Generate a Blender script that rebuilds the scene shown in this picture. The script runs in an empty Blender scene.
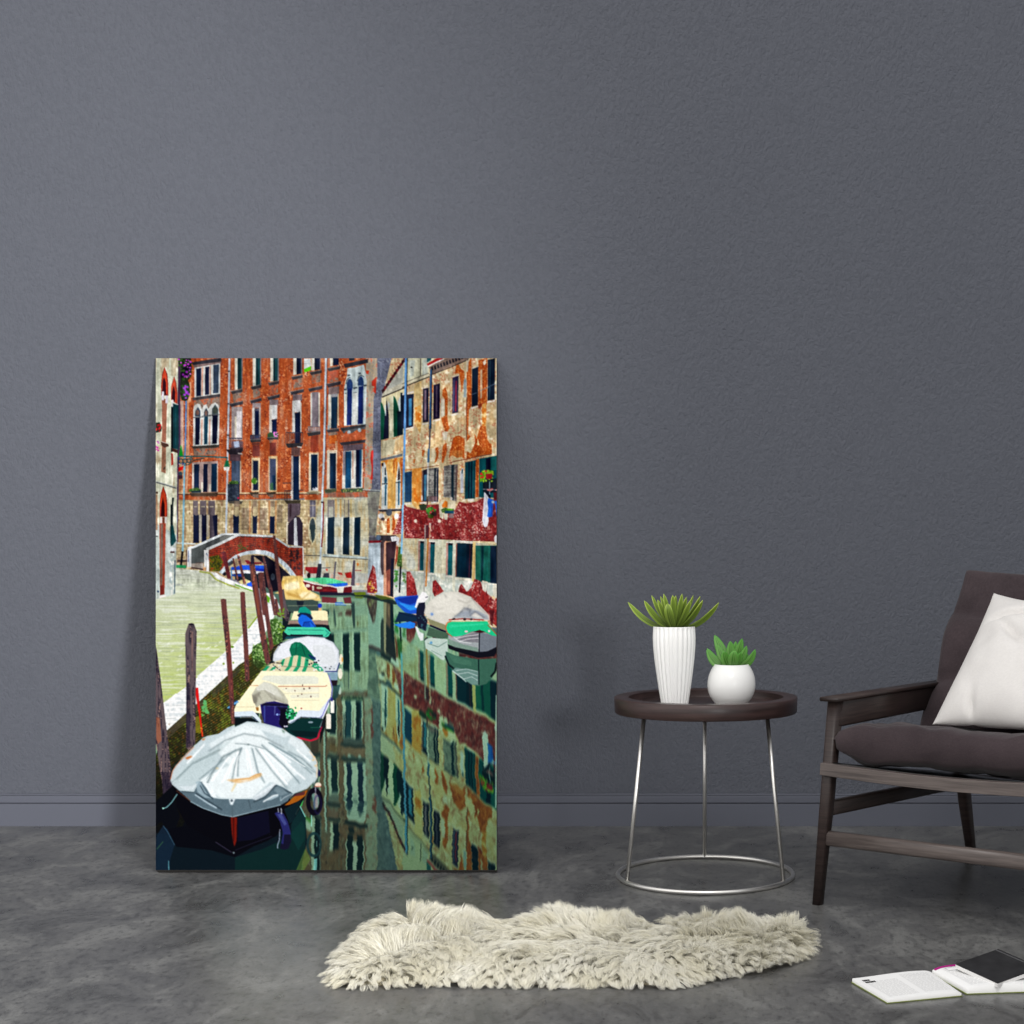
import bpy, bmesh, math, random
import numpy as np
from mathutils import Vector, Matrix, noise as mnoise
scene = bpy.context.scene
COL = scene.collection
# the camera stands in front of the table, tipped down, with its lens shifted up and to the left
PITCH = math.radians(31.41350623410455)
F_PX, CAM_H, CAM_X, WALL_Y = 1356.6822881592443, 0.7733553866449192, 0.5135, 4.65607506815755
G_, YH, CX0 = 1862.7064562015019, 544.305624342458, 700.0
R_ = math.radians
def tan_down(y): return (y-YH)/(G_-(y-YH)*math.tan(PITCH))
def spot(x, y, Y):
    """the place at distance Y that the photograph shows at (x, y)"""
    return ((x-CX0)*Y/(F_PX/math.cos(PITCH)-(y-YH)*math.sin(PITCH))+CAM_X, Y, CAM_H-tan_down(y)*Y)
def at_height(x, y, z=0.0): return spot(x, y, (CAM_H-z)/tan_down(y))
# ---------------------------------------------------------------- the printed picture (canal with boats)
import numpy as np
S = 4
PX0, PX1, PY0, PY1 = 150.0, 500.0, 300.0, 874.0
PW, PH = int((PX1-PX0)*S), int((PY1-PY0)*S)
rng = np.random.RandomState(7)

def vnoise(cx, cy, seed):
    """value noise with cell size cx, cy (in picture units)"""
    r = np.random.RandomState(seed)
    nx, ny = int((PX1-PX0)/cx)+3, int((PY1-PY0)/cy)+3
    g = r.rand(ny, nx).astype(np.float32)
    x = (np.arange(PW)/S/cx).astype(np.float32); y = (np.arange(PH)/S/cy).astype(np.float32)
    xi = x.astype(int); yi = y.astype(int)
    fx = x-xi; fy = y-yi
    fx = fx*fx*(3-2*fx); fy = (fy*fy*(3-2*fy))[:, None]
    a = g[yi][:, xi]; b = g[yi][:, xi+1]; c = g[yi+1][:, xi]; d = g[yi+1][:, xi+1]
    return (a*(1-fx)+b*fx)*(1-fy)+(c*(1-fx)+d*fx)*fy

N1 = vnoise(0.9, 0.9, 1); N2 = vnoise(1.8, 2.2, 2); N4 = vnoise(4, 5, 3); N8 = vnoise(9, 11, 4)
NV = vnoise(1.4, 14, 5); NV2 = vnoise(3, 30, 6); NH = vnoise(16, 1.1, 8); NH2 = vnoise(30, 2.6, 9)
ND = vnoise(1.2, 1.0, 10); W1 = vnoise(14, 3.2, 12); W2 = vnoise(22, 8, 13); W3 = vnoise(5, 22, 14)
XX = (PX0+(np.arange(PW)+.5)/S).astype(np.float32)[None, :]
YY = (PY0+(np.arange(PH)+.5)/S).astype(np.float32)[:, None]

def col(c): return np.array(c, np.float32)
def mixc(a, b, t):
    t = np.clip(t, 0, 1)[..., None]
    return a*(1-t)+b*t
def th(n, lo, hi): return np.clip((n-lo)/(hi-lo), 0, 1)
def full(c): return np.broadcast_to(col(c), (PH, PW, 3)).astype(np.float32)

TEX = {}
def texs():
    t = mixc(full((190, 88, 42)), col((126, 50, 30)), th(N2*.6+N4*.4, .47, .70))
    t = mixc(t, col((214, 122, 68)), th(N1*.4+N2*.6, .54, .78))
    t = mixc(t, col((206, 166, 134)), th(N4*.6+N1*.4, .72, .84)*.8); t = mixc(t, col((150, 112, 92)), th(N8*.5+NV*.5, .6, .8)*.6); TEX['orange'] = t
    t = mixc(full((150, 128, 112)), col((176, 92, 60)), th(N2*.5+N4*.5, .48, .62))
    t = mixc(t, col((96, 74, 72)), th(N1, .66, .86)); TEX['bracket'] = t
    t = mixc(full((212, 192, 148)), col((178, 118, 88)), th(N1*.6+N4*.4, .53, .68))
    t = mixc(t, col((238, 228, 194)), th(N2*.6+N8*.4, .58, .72))
    t = mixc(t, col((214, 170, 110)), th(N8, .6, .8)*.6); TEX['pale'] = t
    t = mixc(full((146, 38, 38)), col((104, 22, 28)), th(N2, .45, .8))
    t = mixc(t, col((184, 112, 106)), th(N1*.6+N4*.4, .58, .78))
    t = mixc(t, col((196, 152, 140)), th(N8*.5+N1*.5, .68, .8)); TEX['red'] = t
    bx = (XX % 4.2 < .45) | ((YY-XX*.02) % 3.4 < .5)
    t = mixc(full((198, 178, 132)), col((150, 122, 92)), th(NV*.5+N4*.5, .5, .72))
    t = mixc(t, col((226, 210, 172)), th(N2, .62, .82)*.8)
    t = np.where(bx[..., None], t*.80, t); TEX['stone'] = t
    bx = ((YY+XX*.03) % 5.2 < .5) | ((XX+((YY//5.2) % 2)*4) % 9 < .45)
    t = mixc(full((204, 200, 168)), col((178, 160, 120)), th(NV*.6+N4*.4, .5, .72))
    t = mixc(t, col((176, 184, 178)), th(N8, .55, .75)*.7)
    t = np.where(bx[..., None], t*.87, t); TEX['cream'] = t
    t = mixc(full((150, 152, 138)), col((120, 118, 112)), th(N4, .4, .7))
    t = np.where(bx[..., None], t*.84, t); TEX['grey'] = t
    t = mixc(full((112, 118, 138)), col((88, 92, 112)), th(N2*.5+NH*.5, .4, .65))
    t = mixc(t, col((136, 142, 156)), th(N1*.5+NH*.5, .62, .8)); TEX['slate'] = t
    t = mixc(full((184, 166, 138)), col((196, 110, 84)), th(N2*.5+N4*.5, .58, .7))
    t = mixc(t, col((150, 146, 140)), th(N1, .55, .8)); TEX['tan'] = t
    t = mixc(full((216, 220, 192)), col((182, 166, 134)), th(NV2*.6+NV*.4, .55, .72))
    t = mixc(t, col((236, 238, 212)), th(N4*.4+NV*.6, .56, .72)); TEX['left'] = t
    t = mixc(full((186, 202, 204)), col((140, 152, 150)), th(NV*.7+N4*.3, .5, .75)); TEX['leftlow'] = t
    t = mixc(full((184, 196, 186)), col((150, 166, 168)), th(NV*.5+N4*.5, .45, .75))
    t = mixc(t, col((214, 216, 206)), th(N2, .6, .85)); TEX['plaster'] = t
    g = np.clip((YY-570)/125, 0, 1)
    t = col((192, 198, 182))*(1-g[..., None])+col((172, 188, 112))*g[..., None]+np.zeros((PH, PW, 1), np.float32)
    gx = np.clip((XX-150)/110, 0, 1)*np.clip((YY-585)/90, 0, 1)
    t = mixc(t, col((158, 182, 60)), th(NH2*.5+NH*.5, .42, .7)*gx)
    t = mixc(t, col((214, 220, 206)), th(NH, .6, .8)*.6)
    
    t = mixc(t, col((156, 166, 140)), (1-th(NH, .16, .34))*.55); TEX['pave'] = t
    t = mixc(full((232, 234, 232)), col((196, 204, 206)), th(N2*.5+NH*.5, .5, .7)); TEX['curb'] = t
    dg = (XX*.62+YY*1.0) % 2.6
    t = mixc(full((62, 62, 24)), col((120, 84, 30)), th(N2, .62, .82))
    t = mixc(t, col((112, 124, 36)), th(ND*.4+N4*.6, .52, .72))
    t = mixc(t, col((150, 168, 120)), th(N1, .80, .92)*.6)
    t = np.where((dg < .8)[..., None], t*.38, t)
    dk = np.clip((YY-715)/85, 0, 1)*.8; t = t*(1-dk[..., None]); TEX['moss'] = t
    bk = ((YY+XX*.1) % 2.0 < .5)
    t = mixc(full((158, 54, 36)), col((92, 40, 36)), th(N1*.6+N2*.4, .45, .62))
    t = mixc(t, col((196, 92, 56)), th(N1, .72, .88))
    t = np.where(bk[..., None], t*.72, t); TEX['brick'] = t
    t = mixc(full((112, 108, 22)), col((52, 60, 26)), th(N1, .45, .65))
    t = mixc(t, col((150, 60, 24)), th(N2, .65, .8)); TEX['mossbrick'] = t
    t = mixc(full((104, 58, 54)), col((60, 40, 46)), th(NV, .45, .68))
    t = mixc(t, col((150, 92, 74)), th(NV*.6+N1*.4, .64, .8)); TEX['wood'] = t
    t = mixc(full((92, 80, 84)), col((42, 36, 50)), th(NV, .42, .64))
    t = mixc(t, col((142, 116, 106)), th(NV*.7+N1*.3, .64, .78)); TEX['greywood'] = t
    t = mixc(full((62, 100, 36)), col((22, 44, 20)), th(N1*.6+N2*.4, .5, .64))
    t = mixc(t, col((126, 164, 92)), th(N1, .62, .8)); TEX['leaf'] = t
    t = mixc(full((228, 170, 90)), col((206, 108, 24)), th(NV*.5+N4*.5, .5, .68))
    t = mixc(t, col((238, 198, 130)), th(N2, .6, .8)); TEX['ochre'] = t
    t = mixc(full((192, 88, 24)), col((156, 62, 14)), th(N2*.5+N4*.5, .45, .65))
    t = mixc(t, col((226, 140, 70)), th(N1, .66, .85)); TEX['rust'] = t
    t = mixc(full((150, 150, 142)), col((96, 92, 92)), th(NH*.5+N1*.5, .45, .6)); TEX['oldshut'] = t
texs()
IMG = np.zeros((PH, PW, 3), np.float32)
OX = {'a': 150.0, 'b': 235.0, 'c': 320.0, 'd': 410.0}
def q(tile, x, y):
    return OX[tile[0]]+x*90/1024., 355+85*(int(tile[1])-1)+y*90/1024.
def pts(tile, s):
    """'x y x y ...' read in the frame of one tile; 'b3:' inside the text changes the tile"""
    out = []; buf = []
    for w in s.split():
        if w.endswith(':'): tile = w[:-1]; continue
        buf.append(float(w))
        if len(buf) == 2: out.append(q(tile, *buf)); buf = []
    return out
def polymask(P):
    P = np.array(P, np.float32)
    x0 = max(0, int((P[:, 0].min()-PX0)*S)-1); x1 = min(PW, int((P[:, 0].max()-PX0)*S)+2)
    y0 = max(0, int((P[:, 1].min()-PY0)*S)-1); y1 = min(PH, int((P[:, 1].max()-PY0)*S)+2)
    if x1 <= x0 or y1 <= y0: return None
    X = XX[:, x0:x1]; Y = YY[y0:y1]
    m = np.zeros((y1-y0, x1-x0), bool)
    n = len(P)
    for i in range(n):
        ax, ay = P[i]; bx, by = P[(i+1) % n]
        if ay == by: continue
        c = (ay > Y) != (by > Y)
        m ^= c & (X < (bx-ax)*(Y-ay)/(by-ay)+ax)
    return y0, y1, x0, x1, m
def put(mm, c, al=1.0, soft=0):
    if mm is None: return
    y0, y1, x0, x1, m = mm
    src = TEX[c][y0:y1, x0:x1] if isinstance(c, str) else col(c)
    a = m.astype(np.float32)*al
    IMG[y0:y1, x0:x1] = IMG[y0:y1, x0:x1]*(1-a[..., None])+src*a[..., None]
def F(tile, c, s, al=1.0): put(polymask(pts(tile, s)), c, al)
def R(tile, c, x0, y0, x1, y1, al=1.0): F(tile, c, '%f %f %f %f %f %f %f %f' % (x0, y0, x1, y0, x1, y1, x0, y1), al)
def soften(tile, s, n=6, al=1.0):
    P = polymask(pts(tile, s))
    y0, y1, x0, x1, m = P
    A = IMG[y0:y1, x0:x1].copy()
    for _ in range(n):
        A = (A*2+np.roll(A, 2, 0)+np.roll(A, -2, 0))/4; A = (A*2+np.roll(A, 2, 1)+np.roll(A, -2, 1))/4
    a = m.astype(np.float32)
    for _ in range(4):
        a = np.minimum(a, (np.roll(a, 2, 0)+np.roll(a, -2, 0)+np.roll(a, 2, 1)+np.roll(a, -2, 1))/4)
    a = (a*al)[..., None]
    IMG[y0:y1, x0:x1] = IMG[y0:y1, x0:x1]*(1-a)+A*a
def L(tile, c, w, s, al=1.0):
    P = pts(tile, s); w = w*45/1024.
    for (ax, ay), (bx, by) in zip(P, P[1:]):
        dx, dy = bx-ax, by-ay; l = math.hypot(dx, dy) or 1
        nx, ny = -dy/l*w, dx/l*w
        put(polymask([(ax+nx, ay+ny), (bx+nx, by+ny), (bx-nx, by-ny), (ax-nx, ay-ny)]), c, al)
def E(tile, c, x, y, rx, ry, al=1.0, rot=0):
    cx, cy = q(tile, x, y); rx *= 90/1024.; ry *= 90/1024.
    cr, sr = math.cos(rot), math.sin(rot)
    put(polymask([(cx+rx*math.cos(a)*cr-ry*math.sin(a)*sr, cy+rx*math.cos(a)*sr+ry*math.sin(a)*cr) for a in [i*math.pi/12 for i in range(24)]]), c, al)
def dots(tile, c, x0, y0, x1, y1, n, r, seed=0, al=1.0):
    rr = random.Random(seed)
    for i in range(n): E(tile, c, rr.uniform(x0, x1), rr.uniform(y0, y1), r*rr.uniform(.6, 1.3), r*rr.uniform(.6, 1.3), al)
import math, random

NAVY = (12, 24, 56); TEAL = (12, 62, 68); DK = (46, 46, 54); WH = (222, 228, 226)

def facade_main():
    F('a1', 'orange', 'a1: 330 -600 c1: 640 -600 c1: 620 1024 c2: 560 650 a2: 330 690')
    F('c1', 'tan', '520 -600 655 -600 650 300 610 500 600 1024 c2: 600 560 c2: 500 560 c1: 520 800')
    F('c1', 'slate', '655 -600 1060 -600 980 40 700 430 700 1024 c2: 690 560 c2: 590 560 c1: 610 500 650 300')
    F('a2', 'stone', '310 680 b2: 1000 680 b3: 970 620 a3: 300 620')
    F('c2', 'cream', '0 655 540 655 560 1024 c3: 550 740 c3: -200 740 c3: -60 0')
    F('c2', 'grey', '540 590 690 590 700 1024 c3: 690 120 550 120 c2: 560 1024')
    # string course
    L('a2', (206, 190, 150), 14, '320 605 880 605 b2: 980 600')
    L('a2', (70, 50, 46), 8, '320 622 880 622 b2: 980 614')
    L('c2', (176, 188, 186), 12, '490 562 700 578'); L('c2', (80, 84, 92), 7, '490 576 700 590')
    F('c1', (204, 52, 30), '590 300 640 250 636 440 610 420 620 360 590 350'); F('c1', (204, 60, 30), '520 180 560 175 550 220 525 210')
    F('c2', (206, 44, 36), '580 130 606 110 600 450 575 450 590 330 572 210')
    # --- a column
    R('a1', (196, 160, 140), 345, 520, 380, 1100); R('a1', (150, 130, 130), 340, 560, 356, 1100)
    R('a2', 'stone', 325, 60, 380, 600, .5); F('a2', (222, 160, 120), '395 0 430 0 430 180 395 180')
    F('a1', (214, 156, 120), '425 330 470 300 460 1024 a2: 425 600 400 600 a1: 425 1024')
    F('a1', 'orange', '440 540 500 520 490 1024 a2: 470 600 430 600 a1: 445 1024')
    F('a1', (44, 44, 54), '465 85 810 30 812 75 490 115'); F('a1', (128, 106, 104), '490 115 812 75 800 110 505 150')
    F('a1', (206, 208, 202), '505 145 800 95 800 440 505 485'); 
    F('a1', (206, 150, 128), '588 140 606 135 600 460 585 460'); F('a1', (206, 150, 128), '676 125 692 120 690 450 676 450')
    F('a1', NAVY, '525 158 583 148 580 465 525 470'); F('a1', (10, 16, 48), '628 138 673 130 670 450 625 455'); F('a1', (46, 62, 84), '720 115 785 105 780 432 718 438')
    L('a1', (78, 92, 108), 6, '720 330 782 325')
    F('a1', (62, 58, 62), '478 487 800 440 800 475 500 520'); F('a1', 'bracket', '500 518 800 475 795 600 500 640')
    F('a1', (214, 218, 212), '492 640 500 580 540 550 570 560 590 620 610 575 640 560 665 610 700 560 745 540 780 570 792 680 a2: 785 60 490 70')
    for x0, x1, yt, c in ((516, 576, 590, (60, 78, 98)), (616, 663, 600, (48, 62, 76)), (708, 776, 562, (74, 90, 92))):
        F('a1', c, '%d 700 %d %d %d %d %d %d %d 700' % (x0-4, x0-2, yt+50, (x0+x1)//2, yt, x1, yt+50, x1))
    E('a1', (120, 92, 84), 540, 655, 22, 32); E('a1', (120, 92, 84), 638, 660, 18, 28); E('a1', (70, 80, 70), 742, 630, 26, 36)
    F('a1', (8, 16, 46), '516 712 570 708 a2: 560 52 515 55'); F('a1', (14, 62, 84), '616 700 661 696 a2: 652 48 614 50'); F('a1', (8, 14, 44), '710 690 772 684 a2: 762 40 708 45')
    for x in (590, 680): F('a1', (216, 168, 150), '%d 730 %d 730 %d 1024 %d 1024' % (x-8, x+10, x+5, x-12)); 
    L('a1', (86, 88, 92), 10, '490 712 610 706'); L('a1', (86, 88, 92), 10, '590 696 690 692'); L('a1', (86, 88, 92), 10, '670 685 795 678')
    F('a2', (66, 62, 56), '470 72 790 52 782 88 492 104'); F('a2', 'bracket', '492 100 782 86 776 165 500 175')
    F('a2', (166, 142, 136), '478 255 775 238 772 595 478 595')
    F('a2', (212, 208, 196), '482 270 498 270 496 560 480 560'); F('a2', (222, 214, 196), '580 480 604 480 604 595 580 595'); F('a2', (222, 214, 196), '668 500 694 500 694 595 668 595'); R('a2', (206, 190, 170), 762, 300, 774, 590)
    F('a2', (10, 30, 62), '500 278 560 276 556 560 500 560'); F('a2', (8, 18, 48), '608 275 656 272 652 592 604 592'); F('a2', (10, 44, 72), '700 270 762 268 760 590 696 590')
    F('a2', 'leaf', '440 560 540 540 585 570 580 596 440 590'); F('a2', (20, 40, 56), '470 580 580 575 580 600 470 600')
    F('a2', (70, 54, 42), '450 604 775 598 760 655 480 655'); F('a2', 'orange', '380 640 880 640 880 684 380 684', .8)
    for x0, x1 in ((490, 546), (570, 640), (664, 740)): F('a2', (98, 88, 94), '%d 690 %d 690 %d 860 %d 850' % (x0, x1, x1, x0)); R('a2', (170, 160, 140), x0+12, 750, x1-15, 765)
    for x0, x1, c in ((492, 558, (10, 18, 50)), (590, 644, (10, 18, 50)), (676, 768, (74, 66, 76))): F('a2', c, '%d 845 %d 860 %d 850 a3: %d 205 a3: %d 205' % (x0, (x0+x1)//2, x1, x1, x0))
    F('a2', (12, 18, 48), '712 860 768 850 a3: 764 120 735 125')
    R('a2', (176, 172, 160), 560, 850, 585, 1150); R('a2', (170, 164, 150), 645, 850, 668, 1100)
    # pipes
    L('a1', (92, 142, 202), 19, '412 520 402 1024 a2: 396 180'); L('a2', (126, 182, 206), 21, '396 180 384 720 a3: 372 300'); L('a3', (16, 16, 26), 24, '370 300 354 455')
    L('a1', (188, 202, 214), 21, '904 40 892 700 884 1024 a2: 880 400 866 1024 a3: 866 95'); L('a1', (120, 70, 70), 6, '918 40 906 700 898 1024')
    for y in (180, 550, 905): R('a1', (60, 60, 70), 888-y/60., y, 912-y/60., y+14)
    # --- b column, upper storey
    def upper(x0, x1, yb, lj, c=TEAL):
        F('b1', (214, 212, 196), '%d -600 %d -600 %d %d %d %d' % (x0-lj, x0, x0, yb, x0-lj-4, yb+6))
        F('b1', c, '%d -600 %d -600 %d %d %d %d' % (x0, x1, x1-3, yb-8, x0-4, yb)); L('b1', (4, 20, 34), 10, '%d -600 %d %d' % (x0+14, x0+10, yb))
        F('b1', (124, 118, 124), '%d -600 %d -600 %d %d %d %d' % (x1, x1+14, x1+10, yb-8, x1-3, yb-6))
    upper(32, 76, 390, 32); upper(240, 288, 348, 34); upper(438, 490, 298, 34); upper(704, 754, 222, 38, NAVY); upper(908, 966, 172, 36, NAVY)
    def sill(t, x0, x1, y, d=26, h=34, c=(58, 56, 60)):
        F(t, c, '%d %d %d %d %d %d %d %d' % (x0, y, x1, y-d, x1, y-d+h, x0+16, y+h)); L(t, (136, 132, 128), 6, '%d %d %d %d' % (x0, y, x1, y-d))
    for x0, x1, y in ((-50, 86, 412), (180, 300, 362), (376, 502, 318), (640, 772, 250), (848, 986, 196)):
        F('b1', 'bracket', '%d %d %d %d %d %d %d %d' % (x0+24, y+20, x1-12, y, x1-14, y+110, x0+28, y+130)); sill('b1', x0, x1, y)
    for x0, x1, y in ((-60, 92, 556), (170, 302, 520), (366, 510, 480), (626, 782, 420), (832, 992, 384)):
        sill('b1', x0, x1, y, 34, 36, (54, 54, 62))
    R('b1', (150, 140, 140), -40, 590, 86, 965); R('b1', (214, 210, 212), 18, 640, 74, 965); R('b1', (222, 214, 190), -2, 700, 18, 965)
    R('b1', (146, 134, 136), 200, 545, 292, 600); R('b1', (206, 206, 200), 196, 600, 226, 920); R('b1', (170, 160, 150), 274, 600, 292, 930); R('b1', (84, 84, 98), 222, 605, 276, 640); R('b1', (8, 20, 60), 226, 636, 274, 945)
    R('b1', (126, 112, 116), 392, 505, 492, 570); R('b1', (206, 200, 190), 390, 570, 420, 900); R('b1', (214, 216, 216), 418, 568, 482, 730); F('b1', (50, 54, 70), '414 740 476 722 476 742 416 756'); R('b1', (10, 24, 62), 420, 740, 474, 895)
    R('b1', (128, 112, 116), 656, 448, 762, 520); R('b1', (206, 210, 206), 650, 520, 686, 890); R('b1', (222, 224, 224), 684, 515, 746, 650); F('b1', (50, 60, 76), '676 662 746 642 742 662 680 680'); R('b1', (8, 20, 56), 684, 660, 742, 1000); R('b1', (214, 206, 192), 742, 540, 758, 880)
    F('b1', (226, 232, 230), '785 40 860 38 866 125 784 162'); F('b1', (92, 222, 8), '784 162 866 125 866 172 790 198'); L('b1', (150, 180, 190), 4, '792 70 856 66'); L('b1', (150, 180, 190), 4, '792 100 856 92')
    R('b1', (206, 208, 198), 858, 430, 884, 820); R('b1', (126, 116, 124), 876, 420, 952, 815); R('b1', (222, 216, 196), 950, 430, 968, 815)
    # balconies / sills
    def rail(t, x0, x1, y0, y1, c=(52, 48, 62)):
        L(t, c, 9, '%d %d %d %d' % (x0, y0, x1, y0)); L(t, c, 8, '%d %d %d %d' % (x0, y1, x1, y1))
        x = x0
        while x <= x1: L(t, c, 6, '%d %d %d %d' % (x, y0, x, y1)); x += 19
    R('b1', (60, 60, 90), -40, 980, 95, 1100, .6); rail('a2', 900, 1050, -20, 90)
    F('a2', (150, 165, 190), '950 20 1010 10 1020 80 960 90'); F('a2', (50, 48, 50), '905 98 1060 95 1050 130 930 145')
    R('b1', (70, 90, 130), 180, 915, 285, 960, .7); rail('b1', 175, 290, 912, 960); sill('b1', 168, 292, 966, 8, 30)
    F('b1', (40, 84, 50), '368 900 400 876 440 890 490 880 492 935 372 935'); dots('b1', (214, 110, 190), 430, 880, 490, 930, 9, 9, 3); sill('b1', 362, 492, 940, 8, 28)
    rail('b1', 580, 775, 884, 1015); F('b2', (50, 46, 50), '575 42 778 30 762 74 600 90'); F('b2', (214, 206, 196), '705 68 762 78 755 95 715 92')
    R('b1', (190, 186, 190), 830, 822, 966, 872, .6); rail('b1', 830, 968, 815, 868, (110, 106, 116)); sill('b1', 820, 972, 886, 22, 40); 
    F('b1', (136, 56, 38), '868 925 948 912 944 1100 860 1100'); F('b1', 'bracket', '390 965 480 960 475 1010 395 1010'); F('b1', (118, 60, 50), '190 1000 285 995 280 1024 195 1024')
    # second storey b
    R('b2', (114, 50, 44), 200, 60, 282, 185); R('b2', (114, 50, 44), 396, 30, 466, 170); R('b2', (140, 58, 38), 858, -20, 946, 112)
    F('b2', (44, 38, 48), '-100 110 85 95 70 170 -60 170'); F('b2', (200, 190, 184), '30 145 85 150 80 165 35 160')
    R('b2', (92, 70, 78), -60, 165, 66, 240); R('b2', (64, 80, 104), -40, 240, 58, 500); R('b2', (216, 190, 160), 58, 240, 72, 600)
    R('b2', (12, 30, 58), -20, 480, 50, 690)
    F('a2', (38, 46, 62), '884 500 1012 500 1012 694 884 694'); dots('a2', (70, 84, 96), 890, 510, 1005, 680, 40, 9, 5, .6); F('a2', 'leaf', '895 480 930 462 1000 466 1010 500 895 500'); E('b2', (170, 20, 60), 38, 660, 12, 12); F('a2', (80, 76, 70), '880 694 1060 694 1040 730 900 722')
    F('b2', (222, 196, 150), '188 202 284 202 280 590 188 590'); R('b2', (150, 140, 130), 196, 225, 212, 580); R('b2', (10, 24, 56), 208, 236, 264, 572); E('b2', 'leaf', 222, 466, 36, 38); E('b2', (60, 130, 20), 215, 470, 24, 26, .7)
    F('b2', (222, 190, 140), '380 184 482 182 476 590 380 590'); R('b2', (170, 150, 140), 386, 205, 400, 580); R('b2', (62, 72, 100), 398, 212, 466, 572); R('b2', (16, 50, 84), 424, 400, 460, 572); F('b2', (60, 110, 70), '398 500 430 480 440 572 398 572', .8)
    for x0, x1 in ((165, 272), (352, 468)): F('b2', (60, 54, 44), '%d 596 %d 590 %d 625 %d 640' % (x0, x1, x1-10, x0+25)); F('b2', 'bracket', '%d 620 %d 615 %d 660 %d 655' % (x0+30, x1-5, x1-5, x0+45))
    F('b2', (112, 82, 78), '640 85 742 85 742 180 640 180'); R('b2', (170, 164, 160), 640, 180, 668, 690); R('b2', (10, 32, 66), 664, 186, 730, 684); R('b2', (222, 206, 180), 729, 180, 743, 570); dots('b2', (226, 226, 220), 634, 580, 662, 680, 8, 8, 9)
    rail('b2', 566, 640, 575, 690); L('b2', (70, 60, 70), 8, '540 492 640 488'); L('b2', (70, 60, 70), 8, '730 570 775 570'); F('b2', (62, 56, 42), '562 690 748 686 736 722 590 726')
    F('b2', (226, 214, 184), '842 144 952 140 946 590 838 590'); L('b2', (190, 120, 80), 6, '850 150 946 146'); R('b2', (8, 34, 66), 866, 166, 940, 572); F('b2', (150, 140, 112), '812 590 965 582 940 640 925 610 840 612 835 640'); E('b2', (226, 228, 232), 912, 556, 30, 20); E('b2', (40, 60, 90), 905, 545, 12, 8)
    R('b2', 'orange', 790, 625, 1000, 680); 
    # ground floor b
    F('b2', (92, 78, 88), '600 724 748 722 740 850 690 870 620 930 600 940'); F('b2', (60, 40, 50), '620 730 645 730 640 860 620 900')
    F('b2', (44, 34, 52), '600 1100 604 950 690 868 735 880 772 950 772 1100 b3: 765 240 600 225'); F('b2', (226, 216, 190), '586 930 606 930 604 1024 b3: 600 220 582 210'); F('b2', (204, 208, 212), '672 890 700 880 706 1024 b3: 716 240 672 235'); F('b3', (44, 34, 50), '600 0 668 0 664 230 600 225')
    R('b2', (100, 98, 112), 850, 685, 920, 880); L('b2', (150, 150, 160), 8, '885 690 885 880'); L('b2', (214, 190, 150), 8, '800 745 1000 745')
    E('b2', (206, 198, 160), 882, 1024, 48, 150); E('b2', (64, 78, 84), 882, 1024, 36, 135); F('b3', (206, 198, 160), '840 50 880 235 920 50'); F('b3', (44, 62, 66), '850 0 915 0 905 120 882 210 862 120')
    for x0, x1, y in ((-20, 46, 850), (202, 252, 862), (396, 452, 868)): F('b2', NAVY, '%d %d %d %d b3: %d 100 %d 95' % (x0, y, x1, y, x1-4, x0)); 
    for x0, x1 in ((202, 250), (400, 452), (-10, 50)): F('b2', (130, 112, 96), '%d 690 %d 690 %d 850 %d 850' % (x0, x1, x1, x0), .8); F('b2', (196, 182, 140), '%d 760 %d 760 %d 860 %d 875 %d 860' % (x0+8, x1-6, x1, (x0+x1)//2, x0), .8)
    for x0 in (160, 265, 380, 455): F('b2', (196, 128, 74), '%d 690 %d 690 b3: %d 100 %d 100' % (x0, x0+22, x0+14, x0), .6)
    F('b2', (80, 64, 66), '75 770 165 775 160 1024 70 1024', .35); F('b2', (80, 64, 66), '275 770 370 775 360 1024 270 1024', .35); F('b2', (80, 64, 66), '480 740 540 735 540 940 480 940', .35)
    # pipe between b and c
    L('c1', (190, 208, 220), 22, '68 20 60 400 48 1024 c2: 40 300 24 700'); L('c2', (190, 208, 220), 20, '24 700 18 1024 c3: 4 400 b3: 965 450'); L('c1', (70, 40, 50), 6, '82 20 74 400 62 1024 c2: 55 400'); L('c2', (120, 20, 20), 12, '40 700 34 1024 c3: 18 250')
    R('c2', (50, 50, 60), 10, 700, 36, 716)
    # --- c column
    F('c1', (222, 218, 200), '112 -200 150 -200 146 125 116 130'); F('c1', NAVY, '150 -200 216 -200 212 112 148 120'); sill('c1', 84, 228, 152); F('c1', 'bracket', '110 185 212 165 208 300 108 310'); F('c1', (196, 86, 60), '108 190 208 170 205 240 90 310', .7)
    sill('c1', 76, 236, 330, 34, 40, (58, 54, 62)); F('c1', (134, 116, 116), '96 370 218 352 216 440 96 470'); F('c1', (218, 216, 200), '94 450 128 450 126 830 92 840'); R('c1', (214, 196, 160), 198, 440, 214, 800); F('c1', (150, 152, 158), '124 448 202 440 200 478 124 486'); F('c1', (12, 44, 70), '128 482 200 474 194 832 126 838')
    sill('c1', 72, 216, 852, 18, 34); R('c1', (170, 190, 196), 84, 800, 112, 845); R('c1', 'rust', 106, 900, 190, 1010); F('c1', 'bracket', '85 885 205 870 200 905 100 920')
    F('c1', (40, 42, 52), '330 -10 392 -10 392 62 330 68'); 
    F('c1', (214, 216, 206), '300 -560 500 -600 500 -90 300 -80'); F('c1', (12, 30, 50), '310 -500 375 -510 375 -30 310 -20'); F('c1', (12, 30, 50), '420 -520 490 -530 490 -30 420 -25')
    F('c1', (42, 44, 54), '266 104 548 44 545 88 290 146')
    F('c1', (190, 206, 206), '312 150 400 140 500 108 520 200 532 300 520 790 272 806 272 400 290 300 306 240')
    F('c1', (214, 220, 214), '380 420 426 420 424 790 366 796'); F('c1', (222, 226, 214), '278 440 304 440 304 800 272 806')
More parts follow.
